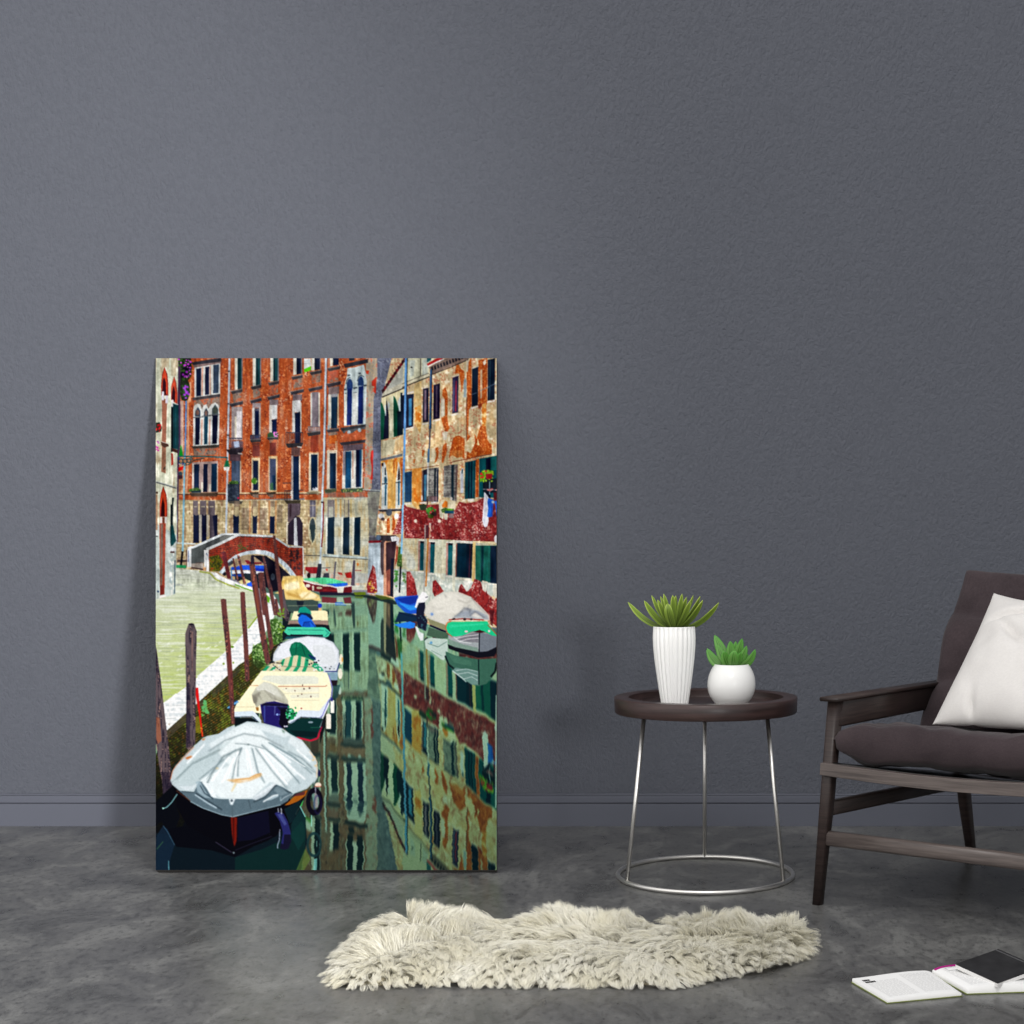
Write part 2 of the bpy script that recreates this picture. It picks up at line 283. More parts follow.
    F('c1', (34, 62, 112), '304 385 304 320 322 280 342 268 362 290 374 330 374 380'); F('c1', (14, 34, 100), '310 385 366 378 358 795 304 800')
    F('c1', (34, 62, 112), '430 350 432 290 450 250 470 240 490 265 498 310 498 350'); F('c1', (14, 34, 100), '438 360 494 352 490 782 430 788'); F('c1', (24, 54, 130), '318 470 360 470 356 560 316 560', .6)
    L('c1', (40, 52, 64), 8, '296 330 304 290 330 258 350 256'); L('c1', (40, 52, 64), 8, '424 300 440 245 470 228 500 250')
    for a in ('272 396 304 390', '380 380 424 370', '500 350 530 344', '312 235 345 228', '440 215 465 205'): L('c1', (70, 80, 90), 20, a)
    for a in ('280 440 304 436', '382 430 424 424'): L('c1', (110, 120, 126), 10, a)
    F('c1', (56, 58, 62), '232 830 522 786 520 815 250 866'); F('c1', (96, 100, 104), '250 866 520 815 510 850 480 840 450 880 420 850 340 905 310 860 270 895')
    for x, y in ((330, 880), (450, 855)): E('c1', (176, 196, 204), x, y, 20, 22)
    F('c1', (206, 104, 66), '250 900 500 870 500 950 250 985', .7)
    F('c2', (60, 56, 64), '222 30 c1: 520 962 c2: 512 30 245 62'); F('c2', (104, 90, 100), '262 60 492 40 486 112 266 128')
    F('c2', (224, 212, 190), '80 118 194 114 188 558 78 560'); R('c2', (200, 160, 120), 96, 124, 186, 132); R('c2', (8, 30, 58), 112, 150, 182, 552); R('c2', (14, 56, 90), 116, 300, 150, 552, .6)
    F('c2', (216, 216, 206), '262 130 490 108 482 545 250 555'); R('c2', (130, 122, 130), 262, 132, 284, 400); F('c2', (14, 76, 118), '288 132 356 128 352 545 286 550'); F('c2', (8, 30, 56), '288 132 300 132 296 400 288 400'); F('c2', (186, 140, 120), '366 126 382 124 378 440 366 440'); F('c2', (6, 20, 52), '410 114 476 110 468 535 406 538'); F('c2', (18, 80, 120), '452 112 476 110 468 535 452 536')
    F('c2', (74, 84, 62), '48 562 190 552 184 590 60 606'); F('c2', (62, 84, 60), '232 560 492 544 484 590 250 612'); dots('c2', (150, 160, 90), 250, 560, 480, 600, 22, 8, 11); F('c2', 'bracket', '60 600 520 590 525 652 30 655'); F('c2', (196, 92, 62), '60 610 520 600 525 640 30 645', .35)
    R('c2', (202, 190, 160), 170, 10, 200, 115, .5)
    for x0, x1 in ((84, 166), (272, 334)): F('c2', (104, 98, 104), '%d 680 %d 680 %d 880 %d 880' % (x0, x1, x1, x0), .85)
    F('c2', (176, 180, 160), '100 760 150 760 150 880 100 880', .7)
    for x0, x1, c in ((170, 190, (206, 150, 80)), (225, 245, (190, 140, 70)), (345, 360, (206, 170, 90)), (280, 320, (206, 196, 150)), (395, 440, (170, 176, 160))): F('c2', c, '%d 670 %d 670 %d 880 %d 880' % (x0, x1, x1, x0), .6)
    for x0, x1 in ((88, 164), (266, 336), (392, 460)):
        F('c2', (222, 224, 206), '%d 880 %d 880 c3: %d 335 %d 335' % (x0-22, x0, x0-6, x0-24))
        F('c2', (6, 32, 52), '%d 885 %d 875 c3: %d %d %d %d' % (x0, x1, x1-4, 330+x1/30, x0-8, 325+x0/30))
    L('c3', (180, 196, 192), 24, '30 342 540 376'); L('c3', (96, 96, 92), 9, '30 360 560 394')
    F('c3', 'tan', '30 520 540 560 530 680 400 690 100 640 20 560', .5); F('c3', (170, 178, 176), '395 540 540 550 536 660 395 660', .7)
    L('c3', (150, 60, 50), 9, '390 515 470 518')
    F('c3', (168, 28, 24), '282 548 356 532 362 606 300 600'); F('c3', (160, 50, 40), '200 535 250 545 260 570 210 560'); E('c3', (176, 92, 20), 430, 448, 12, 18); 
    F('c3', (44, 46, 60), '45 550 100 545 105 600 30 600'); L('c3', (90, 92, 96), 10, '20 490 120 485'); F('c3', (196, 40, 30), '60 500 90 500 80 530')
    F('c3', (90, 88, 96), '168 415 186 415 180 500 170 610 150 610 158 500'); F('c3', (74, 66, 80), '378 400 402 400 395 690 350 690')
    F('b3', (150, 26, 34), '800 478 935 478 935 552 860 552 800 510'); F('b3', (186, 186, 170), '780 560 930 550 930 605 780 605'); E('b3', (30, 10, 20), 840, 575, 20, 35); L('b3', (90, 86, 80), 10, '780 345 970 350'); L('b3', (196, 190, 160), 16, '780 460 950 470')
    F('b3', (30, 36, 48), '944 440 988 440 975 600 922 600')

def lampflag():
    F('a1', (26, 40, 22), '318 20 462 20 475 130 470 240 430 290 450 330 455 430 430 510 400 526 360 510 340 420 345 320 330 250 325 120')
    dots('a1', (50, 90, 30), 330, 40, 460, 280, 40, 13, 21); dots('a1', (40, 80, 30), 350, 330, 440, 500, 26, 12, 22); dots('a1', (14, 10, 30), 340, 130, 440, 260, 12, 20, 27)
    dots('a1', (206, 60, 220), 325, 40, 465, 150, 11, 12, 23); dots('a1', (150, 40, 170), 360, 160, 468, 250, 9, 12, 24); dots('a1', (164, 60, 216), 385, 350, 450, 500, 14, 13, 25); dots('a1', (226, 130, 214), 330, 60, 460, 440, 5, 9, 26)
    L('a1', (74, 44, 78), 20, '336 130 334 1024 a2: 320 240 310 800'); L('a1', (24, 14, 40), 7, '324 130 322 1024 a2: 308 240 300 800'); L('a2', (150, 196, 220), 14, '304 800 a3: 294 400'); L('a3', (60, 80, 96), 12, '290 400 288 780'); L('a2', (70, 36, 60), 10, '316 800 314 1024 a3: 308 400')
    F('a2', (0, 138, 30), '352 50 378 180 328 182'); F('a2', (220, 226, 240), '322 205 370 215 380 262 330 280'); dots('a2', (40, 40, 120), 322, 205, 380, 280, 12, 9, 31); F('a2', (206, 14, 14), '322 316 378 296 376 338 326 356'); E('a2', (50, 70, 80), 348, 385, 22, 26); F('a2', (60, 30, 40), '322 400 370 400 370 440 325 445')
    L('a2', (22, 90, 98), 15, '310 186 600 186 885 200'); L('a2', (14, 70, 80), 8, '385 286 440 280 500 230 620 206'); 
    for x, y, r in ((400, 240, 30), (440, 235, 26), (350, 240, 30), (468, 215, 18)):
        E('a2', (14, 60, 74), x, y, r, r); E('a2', (196, 130, 90), x, y, r-9, r-9, .8)
    F('a2', (0, 110, 72), '862 232 892 232 905 304 842 306'); F('a2', (228, 226, 220), '836 306 908 306 898 350 844 346'); L('a2', (12, 60, 60), 8, '878 200 878 236')

def facade_left():
    put(polymask([(150, 300), (178.3, 300), (177.3, 470), (176, 595), (150, 604)]), 'left')
    put(polymask([(150, 520), (176.6, 535), (176, 595), (150, 604)]), 'leftlow', .75)
    R('a1', (170, 148, 116), 135, 35, 190, 140, .7); R('a1', (170, 148, 116), 240, 35, 300, 240, .5)
    F('a1', (120, 20, 20), '165 135 198 220 208 330 208 460 128 460 126 350 138 220'); F('a1', (204, 66, 36), '165 150 190 230 200 330 200 455 180 450 182 320 160 250 142 320 140 420 130 420 130 350 142 230')
    F('a1', (48, 8, 22), '160 252 180 310 184 460 150 440 140 420 145 300'); R('a1', (152, 92, 70), 134, 500, 196, 560); F('a1', (156, 98, 76), '136 545 194 545 182 1024 a2: 180 380 128 360 a1: 138 1024'); R('a1', (214, 212, 222), 134, 415, 158, 515); R('a1', (206, 202, 214), 176, 460, 206, 548)
    F('a1', (120, 20, 20), '275 240 300 320 312 430 312 560 238 510 242 350'); F('a1', (200, 70, 40), '275 252 294 320 304 430 304 550 284 545 288 420 268 345 252 420 244 480 246 350'); F('a1', (44, 6, 20), '268 352 286 420 284 530 250 500 252 420')
    R('a1', (220, 218, 220), 244, 510, 266, 592); F('a1', (210, 214, 214), '276 548 322 560 320 580 276 570')
    F('a1', (8, 54, 62), '240 590 262 590 262 550 325 572 328 1024 a2: 325 110 240 90'); R('a1', (6, 8, 16), 240, 596, 262, 1100); L('a1', (20, 88, 96), 6, '292 590 292 1024')
    F('a1', (30, 44, 34), '65 770 110 765 135 820 130 870 65 885'); dots('a1', (206, 20, 24), 70, 780, 125, 870, 9, 12, 41); dots('a1', (180, 50, 170), 66, 985, 110, 1010, 3, 9, 42); dots('a2', (206, 40, 160), 66, 30, 105, 140, 7, 10, 43)
    F('a2', (74, 44, 34), '125 22 205 45 215 70 165 88 130 62'); L('a2', (214, 206, 196), 7, '128 18 210 44'); F('a2', (60, 30, 24), '246 88 312 112 312 150 250 128')
    F('a2', (176, 40, 26), '240 150 262 155 266 280 242 290'); F('a2', (40, 30, 30), '150 320 180 300 172 330 150 342'); R('a2', (150, 120, 90), 130, 90, 182, 360, .35)
    L('a2', (104, 110, 112), 14, '66 480 180 512 300 550'); L('a2', (206, 214, 206), 7, '66 466 180 500 300 538')
    F('a2', (126, 20, 16), '150 525 186 620 196 720 196 874 112 874 112 700 126 600'); F('a2', (206, 72, 34), '150 540 180 630 188 720 188 868 168 868 168 740 146 655 128 740 118 868 118 700 130 610'); F('a2', (44, 6, 10), '145 655 166 740 166 868 126 868 128 740')
    R('a2', (220, 214, 210), 116, 880, 138, 946); R('a2', (220, 214, 210), 170, 880, 192, 946); F('a2', (150, 60, 40), '108 948 180 948 a3: 165 790 115 790'); F('a2', (120, 96, 84), '120 955 150 955 a3: 140 700 120 700'); R('a2', (120, 60, 40), 138, 880, 168, 946)
    F('a2', (70, 40, 30), '66 590 92 590 92 612 66 612'); R('a2', (170, 130, 100), 66, 620, 84, 1024)
    F('a2', (8, 30, 36), '250 656 274 656 264 740 262 1024 a3: 300 180 240 245 230 200 232 0 a2: 234 740 250 730'); F('a3', (8, 66, 70), '240 0 264 0 296 180 260 235 232 220')
    F('a3', 'curb', '228 252 300 262 300 296 228 300'); R('a3', (70, 40, 36), 230, 298, 280, 318); F('a3', 'plaster', '222 318 290 318 288 790 222 810'); L('a3', (50, 70, 80), 10, '284 400 280 780'); F('a3', (228, 222, 216), '105 810 180 796 186 815 110 838'); F('a3', (90, 40, 36), '105 838 186 815 150 840 105 858')
    F('a3', (110, 34, 28), '112 690 155 680 158 790 115 800'); F('a3', (30, 50, 90), '80 745 104 750 100 770 84 765')
    R('a3', (200, 206, 200), 66, 60, 96, 120); R('a3', (60, 60, 60), 66, 122, 90, 134)

def facade_right():
    F('d1', 'pale', 'c1: 975 -600 d1: 1030 -600 d4: 1030 200 c4: 600 150 c3: 560 780 c2: 690 560 c1: 700 490 c1: 720 420')
    F('c1', (186, 182, 160), '980 -560 985 370 705 490 715 420 975 35'); F('c1', (166, 176, 176), '760 380 800 320 900 200 960 60 960 300 770 400', .5)
    F('d1', (196, 196, 166), '-80 -600 225 -600 220 235 -80 330'); F('d1', (164, 182, 186), '0 60 60 60 40 230 0 260', .5); F('d1', (160, 176, 180), '140 60 200 40 200 210 140 230', .5); L('d1', (70, 60, 54), 9, '122 40 118 240'); dots('d1', (30, 26, 24), 8, 130, 24, 150, 3, 8)
    F('d1', (206, 200, 170), '0 290 215 210 215 245 0 325'); L('d1', (40, 36, 34), 10, '-90 370 0 334 222 246'); L('d1', (90, 84, 76), 7, '-90 330 0 290 215 206')
    P = [q('c1', 710, 425), q('c1', 985, 20)]
    for i in range(12):
        t = i/12.; x = 712+270*t; y = 420-395*t
        F('c1', (110, 20, 30) if i % 2 else (50, 16, 26), '%f %f %f %f %f %f %f %f' % (x-12, y-20, x+28, y-55, x+30, y-15, x, y+18))
    L('c1', (28, 24, 26), 11, '705 480 980 366')
    F('c1', (214, 204, 160), '700 494 975 378 965 925 705 985')
    F('c1', (0, 78, 56), '690 530 712 560 735 640 748 700 748 962 690 966'); F('c1', (8, 12, 40), '735 700 758 500 782 680 782 945 720 960'); F('c1', (206, 216, 214), '736 560 752 580 752 690 742 690'); F('c1', (190, 206, 210), '775 520 792 560 785 640 775 600')
    F('c1', (0, 74, 54), '832 458 865 500 905 640 905 925 838 935'); F('c1', (6, 24, 40), '878 640 915 620 915 430 938 430 944 905 880 925'); F('c1', (206, 220, 220), '884 530 915 470 915 640 900 640'); 
    L('c1', (230, 232, 226), 17, '716 985 942 924'); R('c1', 'orange', 855, 985, 930, 1024, .5)
    F('c1', 'left', '792 480 835 465 838 930 790 945', .7)
    # eave and corbels
    F('d1', (30, 96, 106), '192 -20 245 -20 240 60 195 85'); F('d1', (176, 28, 32), '190 102 300 38 380 20 374 44 210 134')
    F('d1', (120, 100, 90), '212 140 375 48 700 -40 660 62 440 140 260 220')
    for i in range(13):
        x = 238+i*34; y = 150-i*13
        F('d1', (22, 20, 30), '%f %f %f %f %f %f %f %f' % (x, y-10, x+18, y-22, x+30, y+22, x+8, y+30))
    L('d1', (230, 226, 220), 13, '200 132 300 82 385 46'); L('d1', (40, 34, 34), 8, '250 222 440 150 660 56')
    # upper windows
    def win(t, x0, y0, x1, y1, s, c=(22, 22, 48), top=True):
        F(t, c, '%d %d %d %d %d %d %d %d' % (x0, y0, x1, y0-s, x1-4, y1-s*.7, x0-4, y1))
        L(t, (230, 226, 218), 13, '%d %d %d %d' % (x0-10, y1+18, x1, y1+18-s))
        if top: L(t, (214, 206, 190), 9, '%d %d %d %d' % (x0-8, y0-6, x1+8, y0-s-8))
    F('d1', (14, 20, 46), '-90 460 42 440 36 815 -90 840'); F('d1', (60, 130, 176), '-14 500 20 490 18 800 -14 806'); L('d1', (120, 80, 90), 8, '-60 480 -62 810'); L('d1', (230, 226, 224), 13, '-90 450 42 418'); L('d1', (230, 226, 224), 14, '-60 850 38 820')
    F('d1', 'ochre', '50 340 130 300 132 640 128 820 110 885 80 830 55 780'); F('d1', (222, 206, 156), '55 340 130 310 130 560 55 600', .7)
    win('d1', 148, 385, 213, 770, 12); F('d1', (130, 108, 128), '164 400 186 396 182 740 162 744'); win('d1', 268, 342, 342, 735, 20, (22, 14, 44), False); F('d1', (80, 66, 90), '296 350 312 346 308 700 292 704')
    L('d1', (40, 86, 128), 22, '238 165 234 560 228 840'); L('d1', (24, 26, 36), 7, '250 165 246 560 240 840'); L('d1', (70, 70, 84), 16, '228 840 222 1024 d2: 215 120'); L('d2', (50, 96, 136), 24, '214 100 208 255'); L('d2', (204, 206, 200), 22, '206 255 204 640'); L('d2', (70, 44, 46), 14, '205 640 190 800 180 1024 d3: 172 150')
    F('d1', 'rust', '402 362 424 430 430 500 425 700 436 790 452 828 430 868 395 866 372 790 356 720 398 690 396 500 365 460 370 400'); F('d1', (216, 214, 196), '352 490 392 500 390 690 350 710', .8); F('d1', (210, 206, 190), '365 880 430 870 420 960 380 970', .7); F('d1', 'rust', '262 340 262 420 250 430 255 330')
    win('d1', 484, 258, 552, 668, 22, (40, 34, 70)); F('d1', (160, 36, 66), '520 300 532 290 526 640 512 640'); F('d1', (120, 116, 150), '494 290 504 280 500 640 490 640', .8)
    F('d1', 'rust', '512 190 530 110 555 110 580 160 615 180 622 260 600 350 590 440 580 340 560 215 540 205 515 215'); F('d1', (140, 170, 186), '612 290 628 260 645 300 640 480 610 480', .8)
    F('d1', 'rust', '640 130 690 40 700 40 700 580 672 620 660 900 690 930 640 990 636 600 650 480'); F('d1', (216, 204, 176), '640 60 668 60 660 180 640 200')
    F('d1', 'rust', '776 60 880 30 876 560 830 560 800 600 778 600'); F('d1', (206, 190, 160), '800 170 822 160 820 480 800 500', .8); F('d1', (120, 26, 20), '776 560 850 540 800 610 770 600', .6); F('d1', 'ochre', '818 560 868 540 866 1024 820 1024'); dots('d1', (226, 214, 190), 820, 60, 860, 110, 9, 10, 53)
    win('d1', 706, 160, 776, 590, 26, (4, 22, 46)); win('d1', 886, 55, 968, 520, 18, (4, 22, 46), False); L('d1', (110, 130, 150), 5, '700 450 760 430'); L('d1', (110, 130, 150), 6, '790 410 880 370 960 330 1000 350'); L('d1', (30, 66, 84), 10, '912 60 906 500')
    L('d1', (120, 70, 50), 9, '646 480 644 980'); R('d1', (216, 214, 186), 980, 40, 998, 2400)
    E('d1', (236, 236, 230), 808, 826, 12, 14)
    # patches on the lower part of the upper wall
    F('d2', 'rust', '440 205 470 60 490 -20 520 -45 560 -50 610 -20 622 10 620 215 585 190 540 205 480 170'); F('d2', (214, 150, 80), '470 120 600 120 600 200 470 190', .4)
    F('d2', 'rust', '640 215 650 130 690 150 740 30 730 -80 760 -20 790 -130 800 -160 860 -160 880 -10 900 30 930 50 934 160 860 165 760 185 700 205'); F('d2', (222, 200, 150), '665 -10 720 0 700 110 670 90'); F('d2', (222, 206, 150), '770 -20 790 60 765 60')
    F('d2', 'rust', '372 70 400 35 420 40 416 150 376 265 360 250'); F('d2', 'rust', '286 90 320 80 326 170 300 250 278 260 300 170'); F('d2', 'rust', '40 220 60 220 50 270 38 260'); F('d2', 'rust', '140 110 170 120 150 190 135 180'); F('d2', (222, 214, 180), '240 90 280 90 280 250 240 240', .7)
    L('d2', (110, 56, 36), 7, '0 345 150 315 330 290'); L('d2', (110, 46, 26), 8, '450 262 520 240 640 220 760 190 930 160')
    F('d2', (222, 208, 160), '-80 420 30 400 24 760 -80 740'); F('d2', 'ochre', '24 325 135 318 128 760 90 790 24 740'); F('d2', (222, 116, 24), '24 325 130 318 120 700 30 640', .45)
    # cornered gothic part (c2)
    F('c2', 'pale', '700 0 950 -60 940 170 700 215'); F('c2', (202, 194, 160), '706 10 862 -10 830 160 700 190'); F('c2', (104, 110, 116), '690 215 938 155 938 185 690 240'); L('c2', (206, 204, 176), 7, '690 208 936 148')
    F('c2', 'ochre', '692 240 950 190 945 790 700 800'); F('c2', (232, 182, 104), '760 260 865 235 860 770 768 775', .7)
    F('c2', (206, 214, 210), '700 270 735 250 752 300 770 430 768 790 700 795'); F('c2', (40, 20, 30), '700 262 722 262 722 300 702 296'); F('c2', (20, 40, 54), '736 320 748 310 754 400 736 400'); F('c2', (24, 74, 100), '730 430 750 410 764 450 758 500 732 500'); F('c2', (20, 76, 104), '736 510 760 506 750 745 736 745'); L('c2', (50, 56, 60), 12, '704 500 770 498')
    F('c2', (212, 214, 204), '862 490 890 240 905 280 920 400 916 770 860 780'); F('c2', (40, 22, 32), '884 400 900 300 912 400 910 450 886 460'); F('c2', (24, 90, 124), '888 470 908 460 904 740 886 740'); L('c2', (60, 60, 60), 10, '858 486 920 480')
    F('c2', 'rust', '830 230 860 225 845 400 835 380', .7); F('c2', 'rust', '905 220 930 200 945 210 940 780 920 780 922 400', .7)
    F('c2', 'pale', '680 815 950 800 c3: 930 120 690 120'); F('c2', 'rust', '760 900 790 880 800 1024 c3: 790 90 760 90'); F('c2', 'rust', '830 850 860 930 c3: 850 60 810 60'); F('c2', (226, 206, 160), '800 890 825 890 c3: 815 80 795 80'); F('c2', 'red', '905 830 935 800 940 1024 c3: 930 100 820 110 c2: 860 990')
    F('c2', (46, 46, 54), '658 795 945 782 942 806 690 818'); L('c2', (206, 206, 206), 6, '660 790 942 778'); E('c2', (222, 226, 230), 695, 865, 32, 30); E('c2', (226, 226, 226), 872, 866, 26, 32); E('c2', (80, 90, 104), 785, 825, 34, 40); E('c2', (70, 60, 60), 715, 900, 22, 20)
    # lower row windows d2
    F('d2', (20, 60, 96), '-60 370 22 355 18 705 -60 710'); L('d2', (228, 224, 216), 14, '-60 730 22 722'); L('d2', (206, 116, 60), 10, '-60 345 24 330')
    F('d2', (16, 22, 44), '148 345 196 330 190 700 146 700'); F('d2', (60, 116, 146), '160 400 190 390 186 690 158 695'); F('d2', (120, 90, 84), '134 350 150 345 150 700 134 700'); L('d2', (228, 222, 216), 16, '110 718 190 712'); E('d2', (222, 210, 200), 135, 660, 10, 34)
    F('d2', 'oldshut', '212 325 328 310 322 705 205 700'); F('d2', (16, 28, 40), '275 318 298 314 292 700 272 700'); F('d2', (20, 30, 50), '306 340 326 330 322 700 304 700'); L('d2', (230, 228, 224), 16, '240 715 305 710'); F('d2', (130, 90, 96), '215 640 310 640 310 690 215 690', .6)
    F('d2', 'oldshut', '385 298 470 278 470 660 380 650'); F('d2', (18, 40, 54), '468 285 500 278 496 690 468 680'); F('d2', 'oldshut', '500 280 545 276 530 700 496 690'); F('d2', (92, 60, 60), '520 300 544 280 526 700 515 690', .6)
    F('d2', (206, 212, 222), '572 360 590 315 610 330 610 600 575 606'); F('d2', (40, 70, 76), '588 335 604 330 600 380 586 380'); L('d2', (196, 110, 40), 8, '572 350 592 300 612 318'); L('d2', (110, 90, 70), 5, '535 605 620 608')
    F('d2', (0, 62, 74), '626 255 748 228 740 665 622 672'); F('d2', (4, 22, 46), '664 250 680 246 674 668 660 670'); F('d2', (2, 18, 40), '696 242 710 240 706 664 692 666'); F('d2', (30, 90, 96), '716 240 724 238 720 660 712 660'); R('d2', (232, 226, 214), 656, 672, 732, 696); F('d2', 'rust', '748 225 786 205 780 650 745 650')
    F('d2', (0, 76, 84), '788 212 1000 176 1000 660 784 652'); F('d2', (8, 12, 38), '866 212 916 200 914 660 856 660'); F('d2', (24, 110, 104), '930 200 990 190 990 340 925 340', .6); F('d2', (10, 20, 34), '830 470 1000 430 1000 600 830 600'); L('d2', (160, 190, 200), 8, '905 470 905 620'); L('d2', (220, 214, 190), 10, '750 660 815 660')
    F('d2', (90, 150, 20), '790 400 820 350 880 340 950 350 955 385 870 395 850 460 795 480'); dots('d2', (150, 190, 40), 790, 345, 950, 470, 26, 12, 61); dots('d2', (206, 20, 40), 800, 340, 870, 430, 6, 12, 62); F('d2', (160, 20, 34), '860 386 938 386 930 445 866 445'); L('d2', (226, 130, 60), 6, '870 382 940 380'); F('d2', (90, 14, 24), '950 600 1000 590 1000 680 955 680'); dots('d2', (196, 90, 90), 880, 555, 1000, 575, 6, 12, 63)
    # red band
    F('d2', 'red', 'c2: 950 720 c2: 990 760 d2: 100 790 200 740 330 730 350 860 385 850 520 780 560 700 640 720 760 700 830 660 1000 680 d3: 1000 190 700 186 400 168 0 150 c3: 960 150 c3: 945 20')
    F('d2', (224, 220, 190), '326 720 384 700 380 900 340 880'); 
    F('d2', (226, 214, 180), '440 700 520 690 515 790 435 780'); F('d2', (206, 204, 180), '385 838 432 838 425 908 390 905'); F('d2', (120, 96, 96), '440 840 500 835 495 890 440 885'); F('d2', (226, 120, 30), '362 740 400 690 425 700 428 765 370 770'); F('d2', 'leaf', '350 790 400 765 440 790 500 780 500 810 370 830'); R('d2', (14, 66, 90), 395, 806, 502, 836); E('d2', (80, 150, 30), 445, 790, 36, 12); E('d2', (222, 216, 206), 470, 668, 14, 20)
    F('d2', (40, 54, 36), '100 740 150 726 195 740 180 800 120 800'); E('d2', 'leaf', 240, 810, 58, 50); E('d2', (40, 120, 20), 225, 800, 40, 34, .7); E('d2', (50, 30, 30), 270, 840, 34, 28); E('d2', (60, 80, 20), 235, 870, 34, 22); dots('d2', (180, 20, 40), 230, 760, 290, 830, 5, 9, 64)
    for x, y in ((64, 922), (335, 922)): E('d2', (232, 222, 200), x, y, 18, 20)
    for i in range(60):
        r = random.Random(i); x = r.uniform(10, 990); y = r.uniform(790, 1100); E('d2', (206, 176, 150) if i % 3 else (90, 16, 22), x, y, r.uniform(4, 14), r.uniform(6, 20), .5)
    F('d2', (224, 222, 214), '215 940 240 950 240 1024 225 1024', .8)
    # washing
    F('d2', (232, 234, 244), '845 590 880 630 898 660 892 860 895 920 880 980 858 996 838 980 822 920 828 860 838 700'); F('d2', (190, 196, 216), '850 700 860 700 852 960 842 940', .7); L('d2', (206, 206, 206), 5, '830 560 1000 570')
    F('d2', (30, 104, 222), '890 660 950 680 945 720 935 870 905 880 878 872 890 780 880 710'); F('d2', (16, 76, 190), '915 720 950 700 940 870 915 870', .7); F('d2', (26, 96, 214), '950 690 1000 690 1000 870 985 876 970 740'); F('d2', (190, 214, 230), '930 690 960 690 960 720 930 720')
    # lower plaster
    F('d3', 'cream', 'c3: 960 150 d3: 0 150 400 166 700 182 1000 190 1000 780 c4: 700 60 c3: 850 830 840 480 900 200')
    F('d3', 'plaster', 'c3: 940 500 d3: 0 520 250 540 500 560 1000 660 1000 800 c4: 800 60 c3: 850 830', .8)
    for x0, x1, y0, y1, c in ((116, 160, 182, 520, (0, 70, 84)), (233, 284, 194, 544, (0, 78, 88)), (434, 487, 205, 572, (0, 84, 92))):
        F('d3', (176, 130, 120), '%d %d %d %d %d %d %d %d' % (x0-22, y0, x0, y0, x0-4, y1, x0-24, y1)); F('d3', c, '%d %d %d %d %d %d %d %d' % (x0, y0, x1, y0+3, x1-8, y1, x0-6, y1-4)); F('d3', (8, 18, 34), '%d %d %d %d %d %d %d %d' % (x0, y0, x1, y0+3, x1, y0+28, x0, y0+24)); L('d3', (228, 224, 212), 14, '%d %d %d %d' % (x0-20, y0-10, x1+6, y0-6)); L('d3', (222, 220, 206), 18, '%d %d %d %d' % (x0-26, y1+12, x1-4, y1+16))
    F('d3', 'left', '285 165 410 170 400 640 270 560', .6)
    F('d3', (4, 40, 60), '535 205 714 212 700 606 522 590'); F('d3', (4, 22, 44), '640 212 714 212 700 606 640 600'); L('d3', (90, 30, 40), 8, '685 215 672 600'); L('d3', (150, 80, 70), 14, '530 210 520 590'); L('d3', (232, 228, 216), 24, '520 186 625 192 740 206'); L('d3', (222, 216, 196), 22, '515 608 700 622')
    F('d3', (206, 206, 184), '490 170 526 175 512 760 480 740'); F('d3', (222, 190, 120), '714 190 750 190 735 650 705 640'); L('d3', (226, 206, 160), 22, '720 190 820 196 980 206')
    F('d3', (18, 92, 82), '745 232 1000 232 1000 664 745 640'); F('d3', (4, 50, 60), '812 240 840 240 830 645 806 640'); F('d3', (4, 26, 50), '915 235 1000 240 1000 668 912 660'); F('d3', (40, 120, 90), '750 300 800 300 790 630 748 620', .5); L('d3', (226, 214, 190), 18, '820 640 885 655'); L('d3', (226, 214, 190), 16, '940 675 1000 680')
    L('d3', (150, 150, 146), 13, '172 0 166 500 160 760'); L('d3', (198, 120, 50), 17, '206 150 196 400 180 700'); L('d3', (74, 30, 40), 30, '200 0 192 150'); L('d3', (220, 190, 150), 8, '230 0 222 160')
    F('d3', 'red', 'c3: 985 530 d3: 0 530 50 620 82 780 85 830 -60 830 c3: 985 700'); F('d3', 'red', '258 640 290 625 340 690 385 755 280 815 255 760'); F('d3', 'red', '565 690 590 670 640 755 665 750 700 700 735 610 800 640 850 760 860 720 880 780 960 850 1000 820 1000 1024 d4: 1000 200 880 100 d3: 700 820 550 760'); F('d3', (206, 206, 190), '810 660 880 670 862 770 830 740'); F('d3', (206, 204, 186), '940 690 1000 690 1000 800 975 840 945 790')
    E('d3', (222, 226, 230), 985, 160, 28, 46)
    F('d3', (206, 206, 196), '600 640 690 650 655 750')
    # grey pier and doorway (c3)
    F('c3', (166, 182, 192), '552 195 720 190 725 800 645 790 540 780'); F('c3', (196, 206, 210), '680 240 720 200 722 800 650 770', .5); F('c3', 'red', '600 452 625 490 640 600 652 760 625 780 540 770 530 700 555 600 580 520'); dots('c3', (206, 170, 60), 555, 640, 640, 770, 16, 9, 71)
    F('c3', (90, 90, 100), '556 140 720 140 720 180 556 180'); F('c3', (130, 26, 36), '552 178 690 176 690 200 552 205'); F('c3', (50, 44, 50), '640 118 860 116 900 150 870 190 700 180 650 160'); E('c3', (96, 116, 140), 665, 142, 30, 30); F('c3', (222, 226, 228), '805 135 860 125 905 150 890 240 850 200 815 185')
    F('c3', (74, 60, 66), '690 185 740 180 730 560 705 570 688 480'); F('c3', (206, 150, 120), '728 200 752 190 770 800 722 800'); F('c3', (58, 36, 44), '752 200 870 180 860 300 838 500 832 820 765 800 750 500'); F('c3', (20, 22, 44), '808 380 844 380 832 820 800 810'); F('c3', (166, 90, 70), '755 520 800 500 800 790 755 790', .75); F('c3', (206, 130, 100), '770 640 795 620 795 760 770 760', .6); F('c3', (150, 60, 40), '850 480 880 400 890 250 870 240 860 380')
